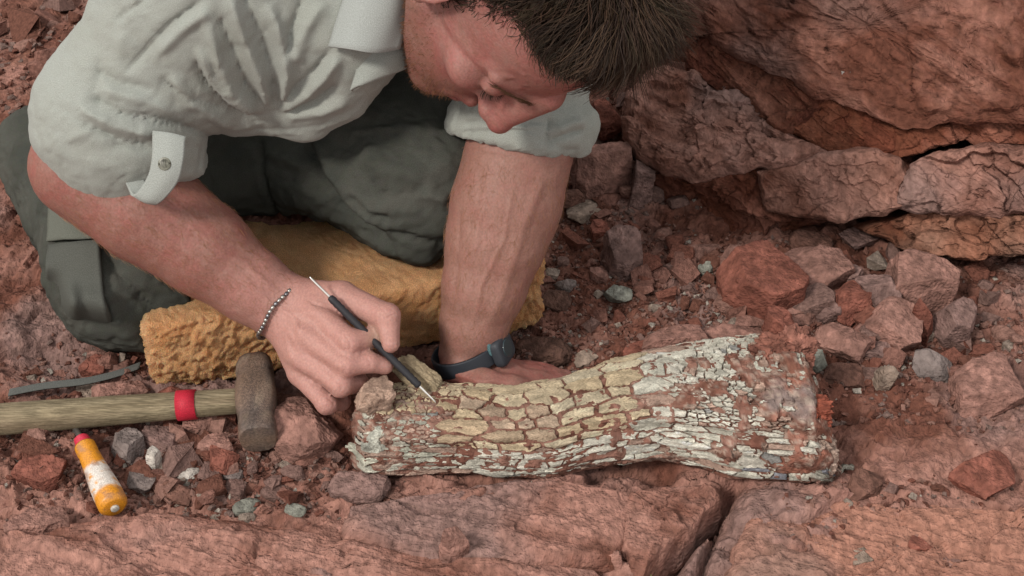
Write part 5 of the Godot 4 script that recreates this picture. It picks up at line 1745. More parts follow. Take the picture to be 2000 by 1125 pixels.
# thin down on both forearms
func arm_hair(who: Node3D, skin: PackedVector3Array, ns: PackedVector3Array) -> void:
	var r := RandomNumberGenerator.new()
	r.seed = 8
	var vs := PackedVector3Array()
	var ix := PackedInt32Array()
	var cols := PackedColorArray()
	var arms := [[Vector3(-0.4108, 0.2242, 0.0978), Vector3(-0.2316, 0.1038, 0.1639), 0.075, 1700], [Vector3(0.0000, 0.2239, 0.0790), Vector3(-0.0441, 0.0467, 0.1515), 0.065, 1100]]
	for arm in arms:
		var a: Vector3 = arm[0]
		var ab: Vector3 = arm[1] - a
		var spots := PackedInt32Array()
		for i in skin.size():
			var h := (skin[i] - a).dot(ab) / ab.length_squared()
			if h > 0.0 and h < 1.0 and (skin[i] - a - ab * h).length() < arm[2]:
				spots.append(i)
		for k in arm[3]:
			var i := spots[r.randi() % spots.size()]
			var n := ns[i]
			var flow := (ab.normalized() * 0.8 + Vector3(r.randfn(), r.randfn(), r.randfn()) * 0.45)
			flow = (flow - n * flow.dot(n)).normalized()
			var long := r.randf_range(0.006, 0.014)
			var p := skin[i] - n * 0.0006
			strand(vs, ix, cols, PackedVector3Array([p, p + (n * 0.30 + flow) * long * 0.5, p + (n * 0.32 + flow * 2.0 + Vector3(0, -0.15, 0)) * long * 0.5]), 0.00016, Color(0.24, 0.12, 0.065))
	part("arm_hair", build(vs, ix, cols), M.hair, who)


func hair_line(y: float) -> float:
	if y < 0.0:
		return 0.006
	if y < 0.037:
		return lerpf(0.002, 0.010, y / 0.037)
	if y < 0.066:
		return lerpf(0.010, 0.026, (y - 0.037) / 0.029)
	if y < 0.094:
		return lerpf(0.026, 0.078, (y - 0.066) / 0.028)
	return 1.0


func strand(vs: PackedVector3Array, ix: PackedInt32Array, cols: PackedColorArray, pts: PackedVector3Array, thick: float, tone: Color) -> void:
	var base := vs.size()
	var n := pts.size()
	var side := (pts[n - 1] - pts[0]).cross(Vector3(0.31, 0.77, 0.55)).normalized()
	for i in n:
		var t := (pts[mini(i + 1, n - 1)] - pts[maxi(i - 1, 0)]).normalized()
		var s := (side - t * side.dot(t)).normalized()
		var u := t.cross(s)
		var w := thick * (1.0 - 0.75 * pow(float(i) / (n - 1), 1.5))
		for j in 3:
			var a := TAU * j / 3.0
			vs.append(pts[i] + (s * cos(a) + u * sin(a)) * w)
			cols.append(tone)
		if i:
			var p := base + (i - 1) * 3
			for j in 3:
				var k := (j + 1) % 3
				ix.append_array([p + j, p + k, p + 3 + j, p + k, p + 3 + k, p + 3 + j])


func make_hair(who: Node3D) -> void:
	var r := RandomNumberGenerator.new()
	r.seed = 4
	var vs := PackedVector3Array()
	var ix := PackedInt32Array()
	var cols := PackedColorArray()
	var centre := Vector3(0, 0.035, -0.012)
	var rad := Vector3(0.076, 0.093, 0.100)
	# a scalp under the strands
	var base := sphere(4)
	var cap := PackedVector3Array()
	var keep := PackedInt32Array()
	var hairy := PackedByteArray()
	for d: Vector3 in base[0]:
		var p := centre + d * rad * (1.02 + 0.05 * smoothstep(0.3, 0.9, d.y))
		p += d * 0.006 * n_fbm.get_noise_3dv(d * 5.0)
		cap.append(head_at * p)
		hairy.append(1 if p.z < hair_line(p.y) - 0.012 and has_hair(p) and p.y > -0.045 else 0)
	for t in range(0, base[1].size(), 3):
		if hairy[base[1][t]] and hairy[base[1][t + 1]] and hairy[base[1][t + 2]]:
			keep.append_array([base[1][t], base[1][t + 1], base[1][t + 2]])
	join(vs, ix, [cap, keep])
	cols.append_array(painted(cap, Color(0.030, 0.020, 0.013)))
	var made := 0
	while made < 2700:
		var d := Vector3(r.randfn(), r.randfn(), r.randfn()).normalized()
		var p := centre + d * rad
		if not has_hair(p) or p.y < -0.07:
			continue
		made += 1
		# combed forward and down from the crown, ruffled in locks
		var crown := Vector3(0.01, 0.115, -0.055)
		var away := (p - crown)
		away = (away - d * away.dot(d)).normalized()
		var lock := Vector3(n_fbm.get_noise_3dv(p * 12.0), n_fbm.get_noise_3dv(p * 12.0 + Vector3.ONE * 7.0), n_fbm.get_noise_3dv(p * 12.0 + Vector3.ONE * 13.0)) * 1.4
		var top := smoothstep(0.03, 0.09, p.y)
		var long := lerpf(0.020, 0.058, top) * r.randf_range(0.75, 1.2)
		var rim := smoothstep(0.022, 0.0, hair_line(p.y) - p.z) if p.y < 0.094 else smoothstep(0.065, 0.085, p.z)
		rim *= smoothstep(0.025, -0.015, p.x)
		long *= 1.0 - 0.45 * rim
		var temple := smoothstep(0.03, -0.02, p.x) * smoothstep(-0.03, 0.03, p.z) * smoothstep(0.125, 0.10, p.y)
		long *= (1.0 - 0.55 * temple) * (1.0 + 0.25 * smoothstep(0.0, 0.03, p.x) * smoothstep(0.02, 0.06, p.z))
		if p.y < 0.0:
			long = 0.011
		var flow := (away * 0.7 * (1.0 - rim) + lock * 1.3 + Vector3(0.45, 0.0, 0.40) * top * (1.0 - rim) + Vector3(0.6, 0.75, -0.35) * rim).normalized()
		var lift := lerpf(0.20, 0.52, top) * r.randf_range(0.6, 1.3) * (1.0 - 0.6 * temple)
		var tone := Color(0.022, 0.015, 0.011).lerp(Color(0.092, 0.056, 0.037), r.randf() * r.randf()) * lin(Color.WHITE, 1.0 + 0.5 * n_fbm.get_noise_3dv(p * 14.0))
		var wave := d.cross(flow) * r.randf_range(0.6, 1.3)
		var phase := r.randf() * TAU + 9.0 * n_fbm.get_noise_3dv(p * 9.0)
		for child in 11:
			var q := p + Vector3(r.randfn(), r.randfn(), r.randfn()) * 0.0042 + d * 0.010 * smoothstep(0.3, 0.9, d.y)
			var dirn := (flow + Vector3(r.randfn(), r.randfn(), r.randfn()) * 0.20).normalized()
			var out := lift * r.randf_range(0.8, 1.2)
			var pts := PackedVector3Array()
			var v := (dirn * (1.0 - out * 0.5) + d * out * 1.5).normalized()
			var w := q - d * 0.003
			var step := long / 5.0
			for i in 6:
				pts.append(head_at * w)
				v = (v + dirn * 0.22 - d * 0.24 * out + lock * 0.25 + wave * sin(i * 1.4 + phase) * 0.55).normalized()
				w += v * step - (q - p) * 0.09
			strand(vs, ix, cols, pts, r.randf_range(0.00032, 0.0006), tone)
	part("hair", build(vs, ix, cols), M.hair, who)
	# beard stubble, eyebrows and lashes
	var bv := PackedVector3Array()
	var bi := PackedInt32Array()
	var bc := PackedColorArray()
	var skin: PackedVector3Array = head_net[0]
	var ns: PackedVector3Array = head_net[1]
	var made_beard := 0
	while made_beard < 7500:
		var i := r.randi() % skin.size()
		var p := skin[i]
		if p.x > 0.03 or p.y > 0.0 or p.z < -0.02 or p.y < -0.13:
			continue
		var line := -0.036 - 0.30 * maxf(0.0, p.z - 0.045)
		if p.z < 0.016:
			line = 0.0
		var share := smoothstep(line + 0.004, line - 0.022, p.y) * smoothstep(-0.02, 0.0, p.z) * (0.55 + 0.9 * n_fbm.get_noise_3dv(p * 45.0))
		share *= 1.0 - 0.9 * smoothstep(0.014, 0.008, absf(p.y + 0.071)) * smoothstep(0.026, 0.018, absf(p.x))
		share *= 0.35 + 0.65 * smoothstep(-0.055, -0.09, p.y + 0.2 * maxf(0.0, 0.03 - p.z))
		made_beard += 1
		if r.randf() > share:
			continue
		var n := ns[i]
		var dirn := (n * 0.6 + Vector3(0, -0.7, 0.3) + Vector3(r.randfn(), r.randfn(), r.randfn()) * 0.45).normalized()
		var long := r.randf_range(0.002, 0.0055)
		var tone := Color(0.20, 0.085, 0.042).lerp(Color(0.08, 0.042, 0.025), r.randf())
		strand(bv, bi, bc, PackedVector3Array([head_at * (p - n * 0.0006), head_at * (p + dirn * long * 0.5), head_at * (p + dirn * long)]), 0.00021, tone)
	part("beard", build(bv, bi, bc), M.hair, who)
	for s in [-1.0, 1.0]:
		var ev := PackedVector3Array()
		var ei := PackedInt32Array()
		var ec := PackedColorArray()
		for i in 150:
			var u := r.randf()
			var p := Vector3(lerpf(0.012, 0.053, u) * s, 0.026 + 0.004 * sin(u * PI) - 0.004 * u + r.randfn() * 0.0017, lerpf(0.0985, 0.076, u * u * 0.5 + u * 0.5))
			var dirn := Vector3(0.8 * s, 0.3 - u * 0.6, 0.15 - 0.5 * u).normalized() + Vector3(r.randfn(), r.randfn(), r.randfn()) * 0.12
			strand(ev, ei, ec, PackedVector3Array([head_at * p, head_at * (p + dirn * 0.004), head_at * (p + dirn * 0.008 + Vector3(0, -0.0006, -0.0012))]), 0.00022, Color(0.10, 0.055, 0.032))
		for i in (45 if s < 0.0 else 0):
			var u := r.randf()
			var p := Vector3(lerpf(0.019, 0.046, u) * s, -0.0015, lerpf(0.0895, 0.081, u))
			strand(ev, ei, ec, PackedVector3Array([head_at * p, head_at * (p + Vector3(0.001 * s, -0.003, 0.004)), head_at * (p + Vector3(0.002 * s, -0.004, 0.008))]), 0.00025, Color(0.03, 0.02, 0.015))
		part("eyebrow", build(ev, ei, ec), M.hair, who)


func has_hair(p: Vector3) -> bool:
	if p.z > hair_line(p.y) + 0.004 * n_fbm.get_noise_3dv(p * 40.0):
		return false
	if p.y < 0.0 and p.z > -0.030 and p.z < 0.002 and p.y > -0.05:
		return false  # the ear
	if p.y < -0.02 and p.z > -0.03:
		return false
	return true


var head_net := []


# ---------------------------------------------------------------- clothes

# every triangle in four
func finer(was: Array) -> Array:
	var v: PackedVector3Array = was[0]
	var ix: PackedInt32Array = was[1]
	var f := PackedInt32Array()
	var mid := {}
	for t in range(0, ix.size(), 3):
		var m := [0, 0, 0]
		for j in 3:
			var a := ix[t + j]
			var b := ix[t + (j + 1) % 3]
			var key := mini(a, b) * 1000000 + maxi(a, b)
			if not mid.has(key):
				mid[key] = v.size()
				v.append((v[a] + v[b]) * 0.5)
			m[j] = mid[key]
		f.append_array([ix[t], m[0], m[2], ix[t + 1], m[1], m[0], ix[t + 2], m[2], m[1], m[0], m[1], m[2]])
	return [v, f]


func fold_mesh(f: Field, folds: Strokes, strong: float, wrinkle: float, tone: Color, tone2: Color) -> ArrayMesh:
	var n := finer(f.net())
	var vs: PackedVector3Array = n[0]
	var ns := normals(vs, n[1])
	var cols := PackedColorArray()
	for i in vs.size():
		var p := vs[i]
		var up := folds.at(p) * strong
		up += wrinkle * (n_fbm.get_noise_3dv(p * Vector3(13, 22, 16)) + 0.25 * n_fbm.get_noise_3dv(p * 34.0))
		var crease := 1.0 - absf(n_fbm.get_noise_3dv(Vector3(p.x * 9.0 + p.y * 6.0, p.y * 14.0 - p.x * 8.0, p.z * 11.0) + Vector3.ONE * 20.0)) * 5.0
		up -= wrinkle * 0.55 * maxf(crease, 0.0)
		var crease2 := 1.0 - absf(n_fbm.get_noise_3dv(Vector3(p.x * 17.0 - p.y * 9.0, p.y * 20.0 + p.x * 15.0, p.z * 19.0) + Vector3.ONE * 40.0)) * 6.0
		up -= wrinkle * 0.30 * maxf(crease2, 0.0)
		vs[i] = p + ns[i] * up
		cols.append(tone.lerp(tone2, clampf(0.5 + 1.2 * n_fbm.get_noise_3dv(p * 11.0), 0, 1)))
	return build(vs, n[1], cols)


func make_trousers(who: Node3D) -> void:
	var f := Field.new(Vector3(-0.66, -0.02, -0.58), Vector3(0.10, 0.44, 0.23), 0.0075)
	# right leg: thigh, knee on the ground, shin folded back
	f.limb(Vector3(-0.405, 0.086, 0.075), Vector3(-0.34, 0.27, -0.34), 0.084, 0.115, 0.03)
	f.limb(Vector3(-0.400, 0.078, 0.070), Vector3(-0.56, 0.065, -0.18), 0.078, 0.062, 0.03)
	# left leg: knee on the pad behind the left arm
	f.limb(Vector3(-0.095, 0.158, 0.015), Vector3(-0.22, 0.27, -0.34), 0.086, 0.115, 0.03)
	f.limb(Vector3(-0.105, 0.150, 0.005), Vector3(-0.29, 0.140, -0.10), 0.075, 0.078, 0.03)
	f.limb(Vector3(-0.34, 0.28, -0.36), Vector3(-0.20, 0.28, -0.36), 0.12, 0.12, 0.05)
	f.limb(Vector3(-0.29, 0.14, -0.10), Vector3(-0.35, 0.10, -0.30), 0.078, 0.06, 0.04)
	var folds := Strokes.new(Vector3(0, 0.6157, 0.788))
	folds.add(PackedVector3Array([Vector3(-0.2141, 0.1931, 0.0016), Vector3(-0.2007, 0.1678, 0.0213), Vector3(-0.1777, 0.1425, 0.0411), Vector3(-0.1499, 0.1214, 0.0576), Vector3(-0.1124, 0.0982, 0.0757)]), 0.008, -0.012)
	folds.add(PackedVector3Array([Vector3(-0.2007, 0.1952, -0.0001), Vector3(-0.1847, 0.1678, 0.0213), Vector3(-0.1606, 0.1425, 0.0411), Vector3(-0.1285, 0.1214, 0.0576)]), 0.010, 0.007)
	folds.add(PackedVector3Array([Vector3(-0.1847, 0.1425, 0.0411), Vector3(-0.1713, 0.1319, 0.0493), Vector3(-0.1606, 0.1256, 0.0543)]), 0.005, -0.007)
	folds.add(PackedVector3Array([Vector3(-0.1659, 0.1488, 0.0362), Vector3(-0.1445, 0.1341, 0.0477), Vector3(-0.1231, 0.1256, 0.0543)]), 0.005, -0.007)
	folds.add(PackedVector3Array([Vector3(-0.1285, 0.1172, 0.0609), Vector3(-0.0910, 0.1108, 0.0658), Vector3(-0.0642, 0.1087, 0.0675)]), 0.006, -0.006)
	folds.add(PackedVector3Array([Vector3(-0.1392, 0.1087, 0.0675), Vector3(-0.1071, 0.0982, 0.0757), Vector3(-0.0749, 0.0969, 0.0767)]), 0.006, 0.005)
	folds.add(PackedVector3Array([Vector3(-0.2650, 0.2007, -0.0044), Vector3(-0.2677, 0.1720, 0.0180), Vector3(-0.2612, 0.1425, 0.0411), Vector3(-0.2462, 0.1130, 0.0642)]), 0.004, -0.006)
	folds.add(PackedVector3Array([Vector3(-0.2569, 0.1847, 0.0082), Vector3(-0.2355, 0.1805, 0.0114), Vector3(-0.2088, 0.1720, 0.0180)]), 0.006, 0.004)
	folds.add(PackedVector3Array([Vector3(-0.2462, 0.1341, 0.0477), Vector3(-0.2141, 0.1298, 0.0510), Vector3(-0.1713, 0.1130, 0.0642)]), 0.006, -0.005)
	folds.add(PackedVector3Array([Vector3(-0.1499, 0.1847, 0.0082), Vector3(-0.1285, 0.1678, 0.0213), Vector3(-0.0856, 0.1594, 0.0279)]), 0.010, 0.004)
	folds.add(PackedVector3Array([Vector3(-0.1874, 0.1130, 0.0642), Vector3(-0.1606, 0.1045, 0.0708), Vector3(-0.1285, 0.0952, 0.0780)]), 0.005, 0.004)
	folds.add(PackedVector3Array([Vector3(-0.0856, 0.1488, 0.0362), Vector3(-0.0642, 0.1425, 0.0411)]), 0.006, 0.004)
	folds.add(PackedVector3Array([Vector3(-0.1606, 0.1994, -0.0034), Vector3(-0.1071, 0.2007, -0.0044), Vector3(-0.0535, 0.1973, -0.0017)]), 0.003, 0.002)
	folds.add(PackedVector3Array([Vector3(-0.4066, 0.1123, 0.0901), Vector3(-0.3802, 0.0873, 0.1096), Vector3(-0.3538, 0.0623, 0.1291)]), 0.008, -0.006)
	folds.add(PackedVector3Array([Vector3(-0.3855, 0.1206, 0.0836), Vector3(-0.3538, 0.0915, 0.1064), Vector3(-0.3274, 0.0665, 0.1259)]), 0.008, 0.005)
	folds.add(PackedVector3Array([Vector3(-0.3406, 0.0873, 0.1096), Vector3(-0.3248, 0.0644, 0.1275)]), 0.0025, 0.0025)
	folds.add(PackedVector3Array([Vector3(-0.3316, 0.0873, 0.1096), Vector3(-0.3168, 0.0656, 0.1265)]), 0.0025, 0.0025)
	folds.add(PackedVector3Array([Vector3(-0.4225, 0.0207, 0.1616), Vector3(-0.3908, 0.0228, 0.1600), Vector3(-0.3538, 0.0290, 0.1551)]), 0.007, -0.006)
	folds.add(PackedVector3Array([Vector3(-0.4040, 0.0873, 0.1096), Vector3(-0.3934, 0.0540, 0.1356), Vector3(-0.3697, 0.0332, 0.1519)]), 0.009, 0.006)
	var cloth := Color(0.092, 0.094, 0.082)
	var legs := part("trousers", fold_mesh(f, folds, 1.5, 0.004, cloth, Color(0.062, 0.065, 0.056)), M.trousers, who)
	# the bellows pocket on the right leg and the flap above it
	var rows := []
	for line in [[[Vector3(-0.4007, 0.2634, 0.2766), Vector3(-0.3119, -0.5617, -0.7663)], [Vector3(-0.3861, 0.2648, 0.2755), Vector3(-0.3016, -0.5626, -0.7698)], [Vector3(-0.3707, 0.2662, 0.2744), Vector3(-0.2906, -0.5635, -0.7733)], [Vector3(-0.3565, 0.2669, 0.2739), Vector3(-0.2804, -0.5647, -0.7762)]], [[Vector3(-0.4024, 0.2418, 0.2934), Vector3(-0.3133, -0.5785, -0.7531)], [Vector3(-0.3861, 0.2418, 0.2934), Vector3(-0.3017, -0.5808, -0.7561)], [Vector3(-0.3707, 0.2418, 0.2934), Vector3(-0.2907, -0.5828, -0.7588)], [Vector3(-0.3539, 0.2401, 0.2948), Vector3(-0.2786, -0.5864, -0.7606)]], [[Vector3(-0.4007, 0.2203, 0.3103), Vector3(-0.3120, -0.5955, -0.7403)], [Vector3(-0.3839, 0.2175, 0.3125), Vector3(-0.3001, -0.6000, -0.7415)], [Vector3(-0.3663, 0.2147, 0.3146), Vector3(-0.2875, -0.6046, -0.7428)], [Vector3(-0.3460, 0.2112, 0.3173), Vector3(-0.2727, -0.6100, -0.7440)]], [[Vector3(-0.3971, 0.2036, 0.3233), Vector3(-0.3094, -0.6088, -0.7305)], [Vector3(-0.3795, 0.1987, 0.3271), Vector3(-0.2968, -0.6151, -0.7305)], [Vector3(-0.3618, 0.1931, 0.3315), Vector3(-0.2841, -0.6218, -0.7299)], [Vector3(-0.3257, 0.1883, 0.3353), Vector3(-0.2576, -0.6303, -0.7324)]]]:
		var row := PackedVector3Array()
		for q in line:
			row.append(f.meet(q[0], q[1]) - q[1] * 0.010)
		rows.append(row)
	var s := sheet(rows, 0.005, 6, 0.0012)
	part("pocket", build(s[0], s[1], painted(s[0], cloth * 1.15)), M.trousers, legs)
	rows = []
	for line in [[[Vector3(-0.3989, 0.2954, 0.2516), Vector3(-0.3102, -0.5363, -0.7850)], [Vector3(-0.3839, 0.2947, 0.2522), Vector3(-0.2996, -0.5388, -0.7874)], [Vector3(-0.3663, 0.2933, 0.2532), Vector3(-0.2870, -0.5421, -0.7898)], [Vector3(-0.3415, 0.2888, 0.2568), Vector3(-0.2692, -0.5487, -0.7915)]], [[Vector3(-0.4007, 0.2818, 0.2622), Vector3(-0.3117, -0.5470, -0.7769)], [Vector3(-0.3839, 0.2815, 0.2625), Vector3(-0.2998, -0.5495, -0.7799)], [Vector3(-0.3663, 0.2808, 0.2630), Vector3(-0.2872, -0.5523, -0.7826)], [Vector3(-0.3415, 0.2794, 0.2641), Vector3(-0.2693, -0.5564, -0.7861)]], [[Vector3(-0.4016, 0.2662, 0.2744), Vector3(-0.3125, -0.5594, -0.7677)], [Vector3(-0.3848, 0.2672, 0.2736), Vector3(-0.3006, -0.5608, -0.7714)], [Vector3(-0.3663, 0.2682, 0.2728), Vector3(-0.2874, -0.5624, -0.7753)], [Vector3(-0.3442, 0.2703, 0.2712), Vector3(-0.2713, -0.5634, -0.7803)]]]:
		var row := PackedVector3Array()
		for q in line:
			row.append(f.meet(q[0], q[1]) - q[1] * 0.010)
		rows.append(row)
	s = sheet(rows, 0.004, 6, 0.003)
	part("pocket_flap", build(s[0], s[1], painted(s[0], Color(0.15, 0.16, 0.135))), M.trousers, legs)


